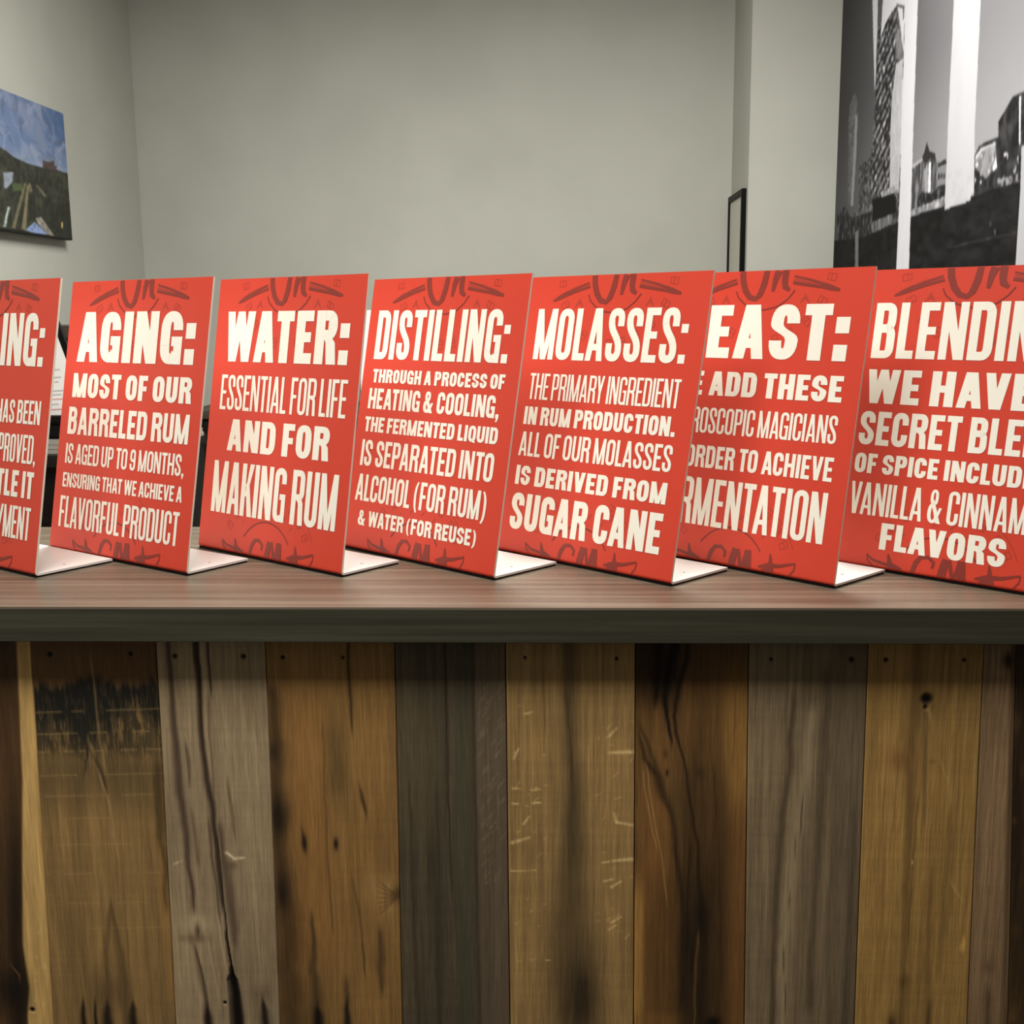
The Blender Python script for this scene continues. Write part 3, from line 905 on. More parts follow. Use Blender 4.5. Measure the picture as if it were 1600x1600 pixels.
# ------------------------------------------------------------------ the table signs
SW, SH, ST = 0.284, 0.356, 0.0026
STRIP_H = 0.0022  # height of the dark contact-shadow strips, which also lift the signs
POSE = [(-.6261, .1362, .5965, .1806), (-.4475, .1465, .5886, .1831), (-.2610, .1399, .6568, .1660), (-.0812, .1247, .7283, .1970),
        (.1198, .0954, .7547, .1994), (.2984, .0862, .7844, .1715), (.5377 - .0145 * math.cos(.7596), .0150 + .0145 * math.sin(.7596), .7596, .1740)]
TEXT = [
    [('BOTTLING:', .0175, .2620, .2505, .3150, .40), ('ONCE OUR RUM HAS BEEN', .0175, .2670, .1810, .2095, .36), ('APPROVED,', .154, .2640, .1335, .1680, .36),
     ('WE BOTTLE IT', .0750, .2650, .0920, .1243, .40), ('ENJOYMENT', .1370, .2650, .0421, .0815, .36)],
    [('AGING:', .0243, .2614, .2509, .3158, .45), ('MOST OF OUR', .0214, .2636, .2043, .2358, .43), ('BARRELED RUM', .0179, .2651, .1557, .1914, .38),
     ('IS AGED UP TO 9 MONTHS,', .0183, .2625, .1172, .1436, .34), ('ENSURING THAT WE ACHIEVE A', .0173, .2636, .0859, .1049, .36), ('FLAVORFUL PRODUCT', .0162, .2629, .0332, .0741, .35)],
    [('WATER:', .0235, .2612, .2490, .3137, .46), ('ESSENTIAL FOR LIFE', .0214, .2665, .1863, .2317, .33), ('AND FOR', .0444, .2429, .1338, .1746, .43), ('MAKING RUM', .0212, .2660, .0522, .1194, .40)],
    [('DISTILLING:', .0180, .2614, .2515, .3150, .41), ('THROUGH A PROCESS OF', .0213, .2628, .2211, .2385, .42), ('HEATING & COOLING,', .0183, .2595, .1868, .2135, .38),
     ('THE FERMENTED LIQUID', .0168, .2625, .1568, .1762, .40), ('IS SEPARATED INTO', .0166, .2621, .1121, .1460, .36), ('ALCOHOL (FOR RUM)', .0152, .2581, .0663, .1010, .36), ('& WATER (FOR REUSE)', .0269, .2480, .0346, .0543, .38)],
    [('MOLASSES:', .0201, .2603, .2509, .3150, .40), ('THE PRIMARY INGREDIENT', .0211, .2609, .1999, .2331, .32), ('IN RUM PRODUCTION.', .0187, .2609, .1676, .1904, .42),
     ('ALL OF OUR MOLASSES', .0170, .2620, .1273, .1582, .34), ('IS DERIVED FROM', .0178, .2612, .0904, .1150, .42), ('SUGAR CANE', .0175, .2614, .0332, .0799, .42)],
    [('YEAST:', .0200, .2615, .2515, .3157, .45), ('WE ADD THESE', .0175, .2630, .2057, .2351, .44), ('MICROSCOPIC MAGICIANS', .0240, .2627, .1593, .1909, .33),
     ('IN ORDER TO ACHIEVE', .0285, .2640, .1171, .1442, .38), ('FERMENTATION', .0178, .2626, .0467, .1044, .38)],
    [('BLENDING:', .0225, .2610, .2509, .3165, .40), ('WE HAVE A', .0230, .2610, .1973, .2375, .44), ('SECRET BLEND', .0206, .2610, .1477, .1877, .40),
     ('OF SPICE INCLUDING', .0204, .2610, .1141, .1375, .42), ('VANILLA & CINNAMON', .0201, .2620, .0646, .1031, .34), ('FLAVORS', .0651, .2128, .0262, .0574, .43)],
]
LABEL = [
    'red table sign at the left end of the row, cut by the frame',
    'red table sign headed AGING, second from the left on the counter',
    'red table sign headed WATER, with only four lines of white lettering',
    'red table sign headed DISTILLING, fourth from the left on the counter',
    'red table sign headed MOLASSES, its last line reading SUGAR CANE',
    'red table sign headed YEAST, its left side covered by the MOLASSES sign',
    'red table sign headed BLENDING, rightmost on the counter and cut by the frame',
]


def stroke(pts):
    """pts: (u, v, width) -> quads along the line"""
    out, L, Rr = [], [], []
    for i, (x, y, wd) in enumerate(pts):
        a = pts[max(i - 1, 0)]; c = pts[min(i + 1, len(pts) - 1)]
        dx, dy = c[0] - a[0], c[1] - a[1]
        n_ = math.hypot(dx, dy) or 1
        nx, ny = -dy / n_ * wd / 2, dx / n_ * wd / 2
        L.append((x + nx, y + ny)); Rr.append((x - nx, y - ny))
    for i in range(len(pts) - 1):
        out.append([Rr[i], Rr[i + 1], L[i + 1], L[i]])
    return out


def hollow(cx, cy, w_, h_, ang, k=.0011):
    o = []
    c, s = math.cos(ang), math.sin(ang)
    for a, b_ in (((-1, -1), (1, -1)), ((1, -1), (1, 1)), ((1, 1), (-1, 1)), ((-1, 1), (-1, -1)), ((-1, .1), (1, .1))):
        p = [(cx + (x * w_ / 2) * c - (y * h_ / 2) * s, cy + (x * w_ / 2) * s + (y * h_ / 2) * c, k) for x, y in (a, b_)]
        o += stroke(p)
    return o


def clip(q):
    return [(min(max(x, .001), SW - .001), min(max(y, .0055), SH - .0004)) for x, y in q]


def emblem_polys(upper):
    o, fa = [], []
    if upper:
        fa += stroke([(.0428, .3247, .003), (.056, .3300, .0070), (.076, .3375, .0080), (.1010, .3440, .0082)])
        fa += stroke([(.2429, .3311, .003), (.230, .3345, .0070), (.208, .3400, .0082), (.1810, .3447, .0090)])
        o += stroke([(.0428, .3247, .002), (.052, .3283, .0052), (.066, .334, .0062)]) + stroke([(.060, .3325, .003), (.080, .3402, .0022), (.0995, .3462, .0018)])
        o += stroke([(.064, .3318, .003), (.082, .3370, .0032), (.1023, .3418, .0030)])
        o += stroke([(.2429, .3311, .003), (.232, .3335, .0058), (.219, .3372, .0064)]) + stroke([(.226, .336, .003), (.205, .3430, .0022), (.1813, .3485, .0018)])
        o += stroke([(.222, .3345, .003), (.202, .3376, .0034), (.1804, .3408, .0034)])
        o += stroke([(.108, .3556, .0085), (.1095, .345, .0085), (.1145, .333, .008), (.122, .3245, .007), (.131, .3225, .006), (.1365, .328, .008), (.1405, .340, .0085), (.1428, .3556, .0075)])
        o += stroke([(.1595, .3556, .011), (.1558, .345, .008), (.1537, .331, .0045)])
        o += stroke([(.1690, .3556, .0085), (.1685, .344, .0085), (.1700, .3365, .008), (.1765, .3318, .004)])
        o += stroke([(.1015, .332, .0018), (.106, .324, .0018), (.1184, .315, .0018), (.130, .311, .0018), (.1445, .3095, .0018), (.158, .312, .0018), (.1659, .3147, .0018), (.177, .323, .0018), (.1842, .332, .0018)])
        cx, cy = .1435, .360
        for a in (189, 207, 226, 242, 256, 270, 284, 298, 314, 333, 351):
            r_ = .0885
            ar = math.radians(a)
            fa += hollow(cx + r_ * math.cos(ar), cy + r_ * math.sin(ar), .0075, .011, ar + PI / 2)
        for a in (215, 325):
            ar = math.radians(a)
            x, y = cx + .068 * math.cos(ar), cy + .068 * math.sin(ar)
            fa += stroke([(x - .006, y - .004, .001), (x, y + .004, .007), (x + .006, y - .004, .001)])
    else:
        cx, cy, r_ = .1390, -.004, .0535
        o += stroke([(cx + r_ * math.cos(math.radians(a)), cy + r_ * math.sin(math.radians(a)), .0018) for a in range(145, 34, -10)])
        o += stroke([(.1325, .0133, .0035), (.1338, .020, .004), (.127, .0252, .004), (.1180, .0243, .005), (.1125, .017, .006), (.1100, .008, .0055), (.1090, .0055, .005)])
        o += stroke([(.1480, .0258, .009), (.1455, .015, .010), (.1440, .0055, .010)]) + stroke([(.1655, .0263, .009), (.1665, .015, .010), (.1676, .0055, .010)])
        o += stroke([(.1515, .0258, .004), (.157, .0055, .005)]) + stroke([(.1640, .0263, .004), (.159, .0055, .004)])
        o += stroke([(.0507, .0184, .002), (.060, .0125, .003), (.072, .0105, .0035), (.0880, .0080, .003)]) + stroke([(.0507, .0184, .0015), (.053, .011, .0018), (.060, .0058, .0015)])
        o += stroke([(.0775, .0225, .002), (.0800, .014, .0055), (.0825, .0058, .0075)]) + stroke([(.0825, .010, .006), (.096, .0065, .003)])
        o += stroke([(.1971, .0263, .002), (.1985, .0165, .0055), (.2005, .0055, .0085)]) + stroke([(.1822, .0096, .002), (.195, .0125, .006), (.212, .0145, .004), (.2316, .0202, .002)])
        o += stroke([(.2316, .0202, .0016), (.231, .0125, .0022), (.2258, .0058, .0022)]) + stroke([(.187, .0062, .003), (.1985, .0085, .006)])
        for a in (30, 43, 58, 122, 137, 150):
            ar = math.radians(a)
            fa += hollow(cx + .0855 * math.cos(ar), cy + .0855 * math.sin(ar), .0075, .011, ar - PI / 2)
        for a in (47, 62, 80, 98, 118, 134):
            ar = math.radians(a)
            fa += stroke([(cx + .068 * math.cos(ar) - .003, cy + .068 * math.sin(ar) - .003, .0016), (cx + .068 * math.cos(ar) + .003, cy + .068 * math.sin(ar) + .003, .0016)])
        fa += stroke([(cx + .096 * math.cos(math.radians(a)), cy + .096 * math.sin(math.radians(a)), .0012) for a in range(24, 70, 8)])
    return [clip(q) for q in o], [clip(q) for q in fa]


EMB_T, EMB_B = emblem_polys(True), emblem_polys(False)


def make_sign(i):
    x, y, th, ph = POSE[i]
    # local axes: +x runs along the foot edge from the near end to the far end mirrored (0 = left, SW = right), +y = back
    root = empty('table_sign', (x, y, CT), -th)
    lift = STRIP_H
    root['label'] = LABEL[i]
    root['category'] = 'sign'
    root['group'] = 'red table signs in a row on the counter'
    # depth of the foot: it stops just short of the next sign in the row
    foot = .109
    if i < 6:
        nx, ny = POSE[i + 1][:2]
        foot = min(foot, (nx - x) * math.sin(th) + (ny - y) * math.cos(th) - .003)
    d = (math.sin(ph), math.cos(ph))                      # up the face, in (back, up)
    nrm = (-d[1], d[0])                                   # out of the face
    r = .0042
    half = (PI / 2 - ph) / 2
    tl = r / math.tan(half)
    # outer profile: face -> bend -> foot underside
    c0 = (d[0] * tl - nrm[0] * r, d[1] * tl - nrm[1] * r)  # bend centre
    hh = SH - STRIP_H
    outer = [(d[0] * hh, d[1] * hh)]
    inner = [(d[0] * hh - nrm[0] * ST, d[1] * hh - nrm[1] * ST)]
    a0 = math.atan2(nrm[1], nrm[0]); a1 = -PI / 2
    if a0 < 0: a0 += 2 * PI
    a1 += 2 * PI
    N = 6
    for k in range(N + 1):
        a = a0 + (a1 - a0) * k / N
        outer.append((c0[0] + r * math.cos(a), c0[1] + r * math.sin(a)))
        inner.append((c0[0] + (r - ST) * math.cos(a), c0[1] + (r - ST) * math.sin(a)))
    # face part = everything up to the middle of the bend
    outer = [(a_, c_ + lift) for a_, c_ in outer]
    inner = [(a_, c_ + lift) for a_, c_ in inner]
    x0, x1 = -SW, 0.0

    def slab(o_, i_, front):
        b_ = MB()
        for k in range(len(o_) - 1):
            A, Bq, Cq, D = o_[k], o_[k + 1], i_[k + 1], i_[k]
            b_.quad((x0, *A), (x0, *Bq), (x1, *Bq), (x1, *A), front)
            b_.quad((x0, *D), (x1, *D), (x1, *Cq), (x0, *Cq), 1)
            b_.quad((x1, *A), (x1, *Bq), (x1, *Cq), (x1, *D), 2)
            b_.quad((x0, *A), (x0, *D), (x0, *Cq), (x0, *Bq), 2)
        for e in (0, -1):
            A, D = o_[e], i_[e]
            q = ((x0, *A), (x1, *A), (x1, *D), (x0, *D))
            b_.quad(*(q if e == 0 else q[::-1]), 2)
        return b_
    face = slab(outer, inner, 0).build('face_panel', [M['red'], M['white'], M['edge']], root)
    fo = [outer[-1], (foot, lift)]
    fi = [inner[-1], (foot, ST + lift)]
    ft = slab(fo, fi, 1).build('foot', [M['white'], M['white'], M['white']], root)
    tag(ft, 'white foot')
    b_ = MB()
    b_.disc((-.021, min(.052, foot - .03), ST + lift + .0002), .0016, 'z')
    b_.build('rivet', M['dot'], ft)

    for ya, yb_ in ((.0012, .016), (foot - .012, foot - .001)):  # black strips added to draw the dark contact shadow under the sign
        b_ = MB(); b_.box(-SW + .0005, -.0005, ya, yb_, 0, lift + (.0004 if ya < .01 else 0)); b_.build('contact_shadow_strip', M['black'], root)

    def flat(name, polys, m, off, faint=()):
        b_ = MB()
        for mi, q in [(1, q) for q in faint] + [(0, q) for q in polys]:
            o2 = off + (len(b_.f) % 7) * .00002 + (0 if mi else .00015 * bool(faint))             # overlapping strokes must not share one plane
            P = [(-SW + u, d[0] * (v - STRIP_H) + nrm[0] * o2, d[1] * (v - STRIP_H) + nrm[1] * o2 + lift) for u, v in q]
            b_.add(P, [tuple(range(len(P)))], mi)
        o = b_.build(name, m, face)
        return o
    flat('emblem', EMB_T[0], [M['emblem'], M['emblem_faint']], .00010, EMB_T[1])
    flat('emblem', EMB_B[0], [M['emblem'], M['emblem_faint']], .00010, EMB_B[1])
    for j, (s_, u0, u1, vb, vt, ratio) in enumerate(TEXT[i]):
        flat('heading' if j == 0 else 'text_line', line_polys(s_, u0, u1, vb, vt, ratio), M['ivory'], .00042)
    return root


REL['J'] = .8
_g0 = glyph


def glyph(ch, w, h, s, t):
    if ch == 'J':
        rx = w / 2
        ry = min(h * .5, rx * 1.12)
        return strip([((w, h), (w - s, h))] + arc(rx, ry, rx, ry, rx - s, max(ry - t, .001), 0, -180) + [((0, ry + h * .1), (s, ry + h * .1))])
    return _g0(ch, w, h, s, t)


for i in range(7):
    make_sign(i)

# ------------------------------------------------------------------ wall mural (right wall): black and white city print
MX = XR - 0.004
m_y0 = YC - 0.002                                       # at the pilaster corner
m_y1 = on_x(1640, 200, MX)[1]
mz1 = CEIL - 0.01
mz0 = 0.95
# closer spacing where the wall is far
kk_ = np.linspace(0, 1, 600)
dist = 1 / (1 / (m_y0 - CAM[1]) + kk_ * (1 / (m_y1 - CAM[1]) - 1 / (m_y0 - CAM[1])))
ys = CAM[1] + dist
zs = np.linspace(mz1, mz0, 640)


def my(px): return (on_x(px, 200, MX)[1])                # photo column -> place along the wall


def mq(px, py):
    p = on_x(px, py, MX)
    return p[1], p[2]


Yg, Zg = np.meshgrid(ys, zs)
# s runs along the print from the corner, in the print's own metres; stretched so that print features keep their drawn proportions
S = m_y0 - Yg


def poly(pts, soft=0.0):
    """inside mask of a polygon given in photo marks"""
    P = [mq(*p) for p in pts]
    ins = np.zeros(Yg.shape, bool)
    j = len(P) - 1
    for i in range(len(P)):
        (yi, zi), (yj, zj) = P[i], P[j]
        if abs(zi - zj) > 1e-9:
            cnd = ((zi > Zg) != (zj > Zg)) & (Yg < (yj - yi) * (Zg - zi) / (zj - zi) + yi)
            ins ^= cnd
        j = i
    return ins.astype(float)


def gray(img, g, m):
    return img * (1 - m) + g * m


nz = lambda a, b_, sd, o=3: fbm(S * a, Zg * b_, sd, o)
Sc = lambda px: m_y0 - my(px)
img = np.interp(S, [Sc(1316), Sc(1362), Sc(1440), Sc(1500), Sc(1560), Sc(1640)], [76, 98, 126, 136, 140, 146])
zlow, zhigh = mq(1500, 260)[1], mq(1500, 0)[1]
img = img * (0.90 + 0.22 * (1 - sstep(zlow, zhigh, Zg))) + 2 * (nz(30, 30, 2) - .5)
# ground
gnd = poly([(1300, 376), (1345, 372), (1402, 348), (1425, 338), (1475, 322), (1520, 306), (1592, 284), (1660, 262), (1660, 520), (1300, 520)])
# far city
city = poly([(1308, 336), (1320, 322), (1330, 336), (1342, 330), (1342, 262), (1350, 254), (1362, 246), (1364, 190), (1372, 150), (1372, 40), (1398, 10), (1401, 2), (1412, 8), (1412, 120), (1408, 300), (1402, 352), (1345, 376), (1308, 380)])
tex = 40 + 150 * np.clip(nz(120, 90, 5) - .28, 0, 1) ** 1.2 * 1.6
img = gray(img, np.clip(tex, 30, 200), city)
# tower with sloping floor lines
tow = poly([(1372, 40), (1388, 20), (1400, 8), (1402, 60), (1396, 130), (1392, 200), (1391, 290), (1362, 312), (1360, 250), (1366, 200)])
yv, zv = mq(1380, 150)
slope = 0.55
ph_ = (Zg - zv + slope * (Yg - yv)) * 62
fl_ = 0.5 + 0.5 * np.sin(ph_ * 2 * PI / 2.2)
wn = nz(70, 110, 9)
t_ = 36 + 120 * fl_ * sstep(.3, .6, wn) + 170 * np.clip(nz(60, 60, 14) - .56, 0, 1) * 3
img = gray(img, np.clip(t_, 36, 215), tow)
fac = poly([(1400, 100), (1411, 92), (1409, 200), (1404, 298), (1390, 300), (1391, 200), (1394, 150)])
img = gray(img, 196 + 40 * (nz(60, 50, 21) - .5), fac)
fac2 = poly([(1401, 44), (1412, 46), (1411, 92), (1399, 92)])
img = gray(img, 128 + 90 * (nz(80, 50, 22) - .5), fac2)
# small lit spire
sp = poly([(1326, 200), (1328, 165), (1334, 145), (1339, 150), (1341, 190), (1337, 240), (1331, 322), (1325, 318)])
img = gray(img, 96 + 120 * (nz(160, 120, 30) - .4), sp)
spe = poly([(1336, 180), (1340, 180), (1338, 240), (1333, 322), (1329, 322), (1334, 230)])
img = gray(img, 158, spe)
# lit lower town
low = poly([(1308, 332), (1335, 340), (1362, 330), (1402, 300), (1402, 350), (1345, 374), (1308, 378)])
img = gray(img, np.clip(36 + 260 * np.clip(nz(110, 40, 33) - .45, 0, 1), 30, 210), low)
img = gray(img, 18, poly([(1363, 312), (1395, 302), (1400, 308), (1400, 332), (1364, 346)]))
img = gray(img, np.clip(90 + 190 * (nz(120, 14, 36) - .4), 60, 205), poly([(1364, 346), (1394, 334), (1396, 348), (1362, 366)]))
img = gray(img, np.clip(150 + 160 * (nz(90, 60, 41) - .4), 80, 230), poly([(1375, 300), (1404, 288), (1404, 300), (1378, 308)]))
# middle buildings
mid = poly([(1424, 262), (1440, 250), (1444, 240), (1448, 224), (1452, 236), (1461, 242), (1463, 252), (1476, 258), (1480, 330), (1424, 345)])
img = gray(img, np.clip(62 + 190 * (nz(80, 26, 44) - .35), 36, 190), mid)
img = gray(img, 44, poly([(1440, 248), (1445, 236), (1448, 222), (1452, 236), (1461, 240), (1462, 248), (1455, 246), (1446, 256)]))
img = gray(img, 178, poly([(1424, 258), (1441, 247), (1442, 251), (1424, 265)]))
img = gray(img, 236, poly([(1451, 254), (1455, 252), (1454, 302), (1450, 304)]))
img = gray(img, 160, poly([(1444, 266), (1450, 256), (1450, 304), (1444, 306)]))
img = gray(img, 132, poly([(1465, 262), (1480, 258), (1478, 290), (1464, 292)]))
for wx in (1466, 1470, 1474):
    img = gray(img, 48, poly([(wx, 272), (wx + 2.6, 271), (wx + 2.4, 279), (wx, 280)]))
img = gray(img, 42, poly([(1466, 256), (1478, 248), (1479, 256), (1466, 260)]))
tr = poly([(1434, 312), (1440, 300), (1458, 302), (1468, 290), (1480, 286), (1478, 318), (1434, 330)])
img = gray(img, np.clip(30 + 120 * np.clip(nz(90, 90, 47) - .5, 0, 1) * 2, 28, 120), tr)
img = gray(img, np.clip(140 + 170 * (nz(60, 60, 48) - .45), 70, 235), poly([(1424, 328), (1448, 318), (1464, 312), (1476, 306), (1475, 322), (1424, 340)]))
# right-hand buildings
rb = poly([(1522, 244), (1530, 228), (1546, 219), (1560, 215), (1560, 190), (1572, 170), (1583, 150), (1600, 142), (1660, 128), (1660, 290), (1522, 310)])
img = gray(img, np.clip(34 + 80 * (nz(50, 40, 51) - .4), 22, 90), rb)
img = gray(img, np.clip(126 + 130 * (nz(80, 40, 53) - .4), 60, 220), poly([(1523, 246), (1532, 232), (1555, 221), (1558, 258), (1540, 280), (1523, 262)]))
img = gray(img, 190, poly([(1524, 243), (1534, 230), (1556, 221), (1556, 226), (1536, 235), (1525, 250)]))
dots = np.clip(nz(60, 60, 57, 2) - .70, 0, 1) * 8
img = gray(img, 230, np.clip(dots, 0, 1) * poly([(1523, 232), (1592, 232), (1592, 285), (1523, 296)]))
img = gray(img, 236, poly([(1551, 262), (1556, 246), (1558, 262), (1552, 268)]))
img = gray(img, 150, poly([(1558, 280), (1592, 272), (1592, 285), (1560, 292)]) * sstep(.4, .6, nz(60, 60, 59)))
img = gray(img, 224, poly([(1592.5, 150), (1595.5, 150), (1594.5, 226), (1592, 226)]))
img = gray(img, np.clip(22 + 40 * (nz(20, 60, 61) - .5), 12, 50), gnd)
img = gray(img, 54, poly([(1480, 386), (1588, 362), (1588, 364.5), (1480, 388.5)]))
img = gray(img, 62, poly([(1546, 346), (1549, 346), (1549, 354), (1546, 354)])); img = gray(img, 78, poly([(1553, 358), (1556, 358), (1556, 367), (1553, 367)]))
# pale vertical beams
beam = lambda pts, g: gray(img, g + 8 * (nz(20, 8, 71) - .5), poly(pts))
img = beam([(1362, -60), (1373, -60), (1371, 40), (1367.5, 140), (1366.5, 140), (1364, 40)], 222)
img = gray(img, 226, poly([(1384, -60), (1416, -60), (1414, 14), (1412, 60), (1413, 90), (1402, 8), (1396, 14), (1384, 36), (1376, 60), (1378, 20)]))
img = gray(img, 96, poly([(1400, 6), (1413, 9), (1412.5, 30), (1410.8, 30), (1410.8, 13), (1401, 10)]))
img = beam([(1415, -60), (1436, -60), (1434, 10), (1427, 205), (1420, 430), (1418, 520), (1398, 520), (1400, 430), (1406, 300), (1408, 200), (1413, 60)], 226)
img = beam([(1491, -60), (1534, -60), (1532, 10), (1523, 200), (1522, 300), (1517, 306), (1516, 314), (1475.5, 328), (1479, 260), (1481, 200), (1490, 10)], 198)
img = gray(img, 190, poly([(1478, 270), (1522, 258), (1522, 300), (1516, 314), (1476, 326)]) * .75 * sstep(.42, .62, nz(40, 40, 81)))
img = beam([(1596, 228), (1660, 214), (1660, 520), (1580, 520), (1586, 425), (1594, 300)], 182)
img = gray(img, 128, poly([(1336, 362), (1341.5, 360), (1341, 430), (1340, 520), (1334, 520), (1336, 430)]))
MUR_GAIN = 0.86
P = np.stack([np.full_like(Yg, MX), Yg, Zg], -1)
cols = np.repeat(soften(np.clip(img, 0, 255), 2)[..., None], 3, -1) * np.array([.985, .98, 1.0]) * MUR_GAIN
mural = grid_mesh('wall_mural', P, cols, M['print'], None, (0.003, 0, 0))
tag(mural, 'black and white city skyline mural with pale vertical beams, on the right wall', 'mural')

# ------------------------------------------------------------------ landscape canvas on the left wall
KX = XL + 0.035
ca, cb = on_x(100, 178, KX), on_x(112, 375.5, KX)
cy1 = (ca[1] + cb[1]) / 2
cz1 = on_x(100, 178, KX)[2]
cz0 = on_x(112, 375.5, KX)[2]
cy0 = cy1 - (cz1 - cz0) * 1.45
ys = cy1 - (cy1 - cy0) * np.linspace(0, 1, 360)[::-1] ** 1.6
zs = np.linspace(cz1, cz0, 300)
Yg, Zg = np.meshgrid(ys, zs)


def mq(px, py):
    p = on_x(px, py, KX)
    return p[1], p[2]


Z7 = lambda x, y: (x * .1688, 120 + y * .1688)


def cpoly(pts): return poly([Z7(*p) for p in pts])


fr = (Zg - cz0) / (cz1 - cz0)
al = (cy1 - Yg) / (cz1 - cz0)
sky = np.zeros(Yg.shape + (3,)) + np.array([104, 128, 172.0])
sky = mixc(sky, (72, 104, 156), np.exp(-((al - .12) / .30) ** 2 - ((fr - .92) / .22) ** 2) * .9)
wx_, wy_ = fbm(al * 6, fr * 6, 91, 3) - .5, fbm(al * 6, fr * 6, 95, 3) - .5
n1 = fbm(al * 6 + fr * 4 + wx_ * 3, fr * 8 - al * 2 + wy_ * 3, 3, 5)
n2 = fbm(al * 4 + 4 + wy_ * 2, fr * 7 - al * 3 + wx_ * 2, 6, 5)
sky = mixc(sky, (176, 178, 202), sstep(.42, .75, n1) * .55)
sky = mixc(sky, (146, 156, 184), sstep(.45, .7, n2) * .5)
sky = mixc(sky, (84, 94, 122), sstep(.48, .74, fbm(al * 8 - 3 + wx_ * 3, fr * 12 + wy_ * 3, 12, 5)) * .5)
sky = mixc(sky, (152, 168, 190), np.exp(-((fr - .52) / .07) ** 2) * .6)
img3 = sky
lm = cpoly([(-4000, -1200), (-400, 560), (0, 650), (60, 690), (130, 745), (250, 800), (400, 842), (520, 860), (620, 893), (760, 905), (760, 1800), (-4000, 2600)])
gn = fbm(al * 34, fr * 34, 21, 5)
gn2 = fbm(al * 10 + wx_ * 3, fr * 12, 25, 4)
land = np.zeros_like(sky) + np.array([50, 52, 43.0])
land = land * (.6 + .85 * gn)[..., None]
land = mixc(land, (84, 88, 62), sstep(.5, .72, gn2) * .4)
land = mixc(land, (88, 84, 84), sstep(.58, .75, fbm(al * 40, fr * 24, 29, 3)) * .45 * sstep(.15, .3, fr))
img3 = img3 * (1 - lm[..., None]) + land * lm[..., None]


def put(col, pts, a=1.0):
    global img3
    m_ = cpoly(pts) * a * np.clip(.45 + 1.1 * fbm(al * 50, fr * 50, 7, 3), 0, 1)
    img3 = mixc(img3, col, m_)


put((84, 66, 62), [(395, 775), (450, 790), (500, 775), (505, 820), (525, 825), (525, 870), (395, 845)])
put((150, 160, 178), [(30, 885), (125, 880), (118, 970), (60, 1035), (40, 1030)])
put((88, 110, 58), [(110, 985), (200, 985), (215, 1050), (120, 1060)], .8)
put((150, 138, 96), [(222, 985), (245, 985), (140, 1405), (110, 1400)], .75)
put((158, 142, 100), [(250, 1000), (268, 1000), (240, 1415), (200, 1410)], .8)
put((140, 126, 92), [(262, 985), (285, 985), (300, 1060), (270, 1075)], .8)
put((146, 136, 100), [(330, 1000), (350, 1000), (440, 1110), (405, 1112)], .6)
put((28, 30, 24), [(275, 1085), (330, 1085), (330, 1330), (260, 1340)], .4)
put((30, 32, 26), [(400, 1150), (640, 1180), (660, 1480), (500, 1460), (390, 1300)], .3)
put((196, 214, 202), [(72, 1200), (95, 1205), (72, 1290), (56, 1390), (30, 1390), (50, 1290)])
put((158, 148, 140), [(328, 1310), (380, 1295), (505, 1475), (440, 1460), (350, 1360)])
put((140, 166, 222), [(235, 1418), (320, 1342), (440, 1460), (330, 1455)])
put((214, 182, 90), [(567, 1345), (583, 1345), (583, 1400), (567, 1400)])
put((210, 190, 120), [(355, 1345), (368, 1342), (370, 1362), (356, 1362)])
put((22, 21, 19), [(-3000, 1000), (0, 1392), (200, 1425), (500, 1475), (670, 1490), (670, 1520), (-3000, 1700)], .85)
img3 = soften(img3, 6)
g_ = img3.mean(-1, keepdims=True)
img3 = (img3 * .84 + g_ * .16) * .90
P = np.stack([np.full_like(Yg, KX), Yg, Zg], -1)[:, ::-1]
canvas = empty('canvas_picture', (XL, cy1, cz0))
tag(canvas, 'unframed colour landscape print with blue sky, hung on the left wall', 'picture')
pr = grid_mesh('printed_canvas', P, img3[:, ::-1], M['canvas'], canvas, (-0.022, 0, 0))
pr.matrix_parent_inverse = Matrix.Translation(-Vector((XL, cy1, cz0)))
b = MB(); b.box(0.0, .0125, cy0 - cy1 + .06, -.06, .06, cz1 - cz0 - .06); b.build('hanging_batten', M['black'], canvas)

# ------------------------------------------------------------------ slim framed picture on the pilaster's left side
fx1 = XC
fr_ = empty('framed_picture', (XC, YC, 1.2))
tag(fr_, 'black framed picture seen edge-on, hung on the side of the grey pilaster', 'picture')
FT = 0.017
fyn = YC + 0.035
fz1 = on_y(1158, 294, fyn)[2]
fyf = YB - 0.035
fz0 = fz1 - 0.62
b = MB()
wd = .022
for y0, y1, z0, z1 in ((fyn, fyf, fz1 - wd, fz1), (fyn, fyf, fz0, fz0 + wd), (fyn, fyn + wd, fz0 + wd, fz1 - wd), (fyf - wd, fyf, fz0 + wd, fz1 - wd)):
    b.box(XC - FT - XC, 0 - .0005, y0 - YC, y1 - YC, z0 - 1.2, z1 - 1.2, bev=.001)
b.build('frame', M['blackframe'], fr_)
b = MB(); b.box(-FT + .006, -.002, fyn + wd - YC, fyf - wd - YC, fz0 + wd - 1.2, fz1 - wd - 1.2); b.build('picture_mount', M['mount'], fr_)


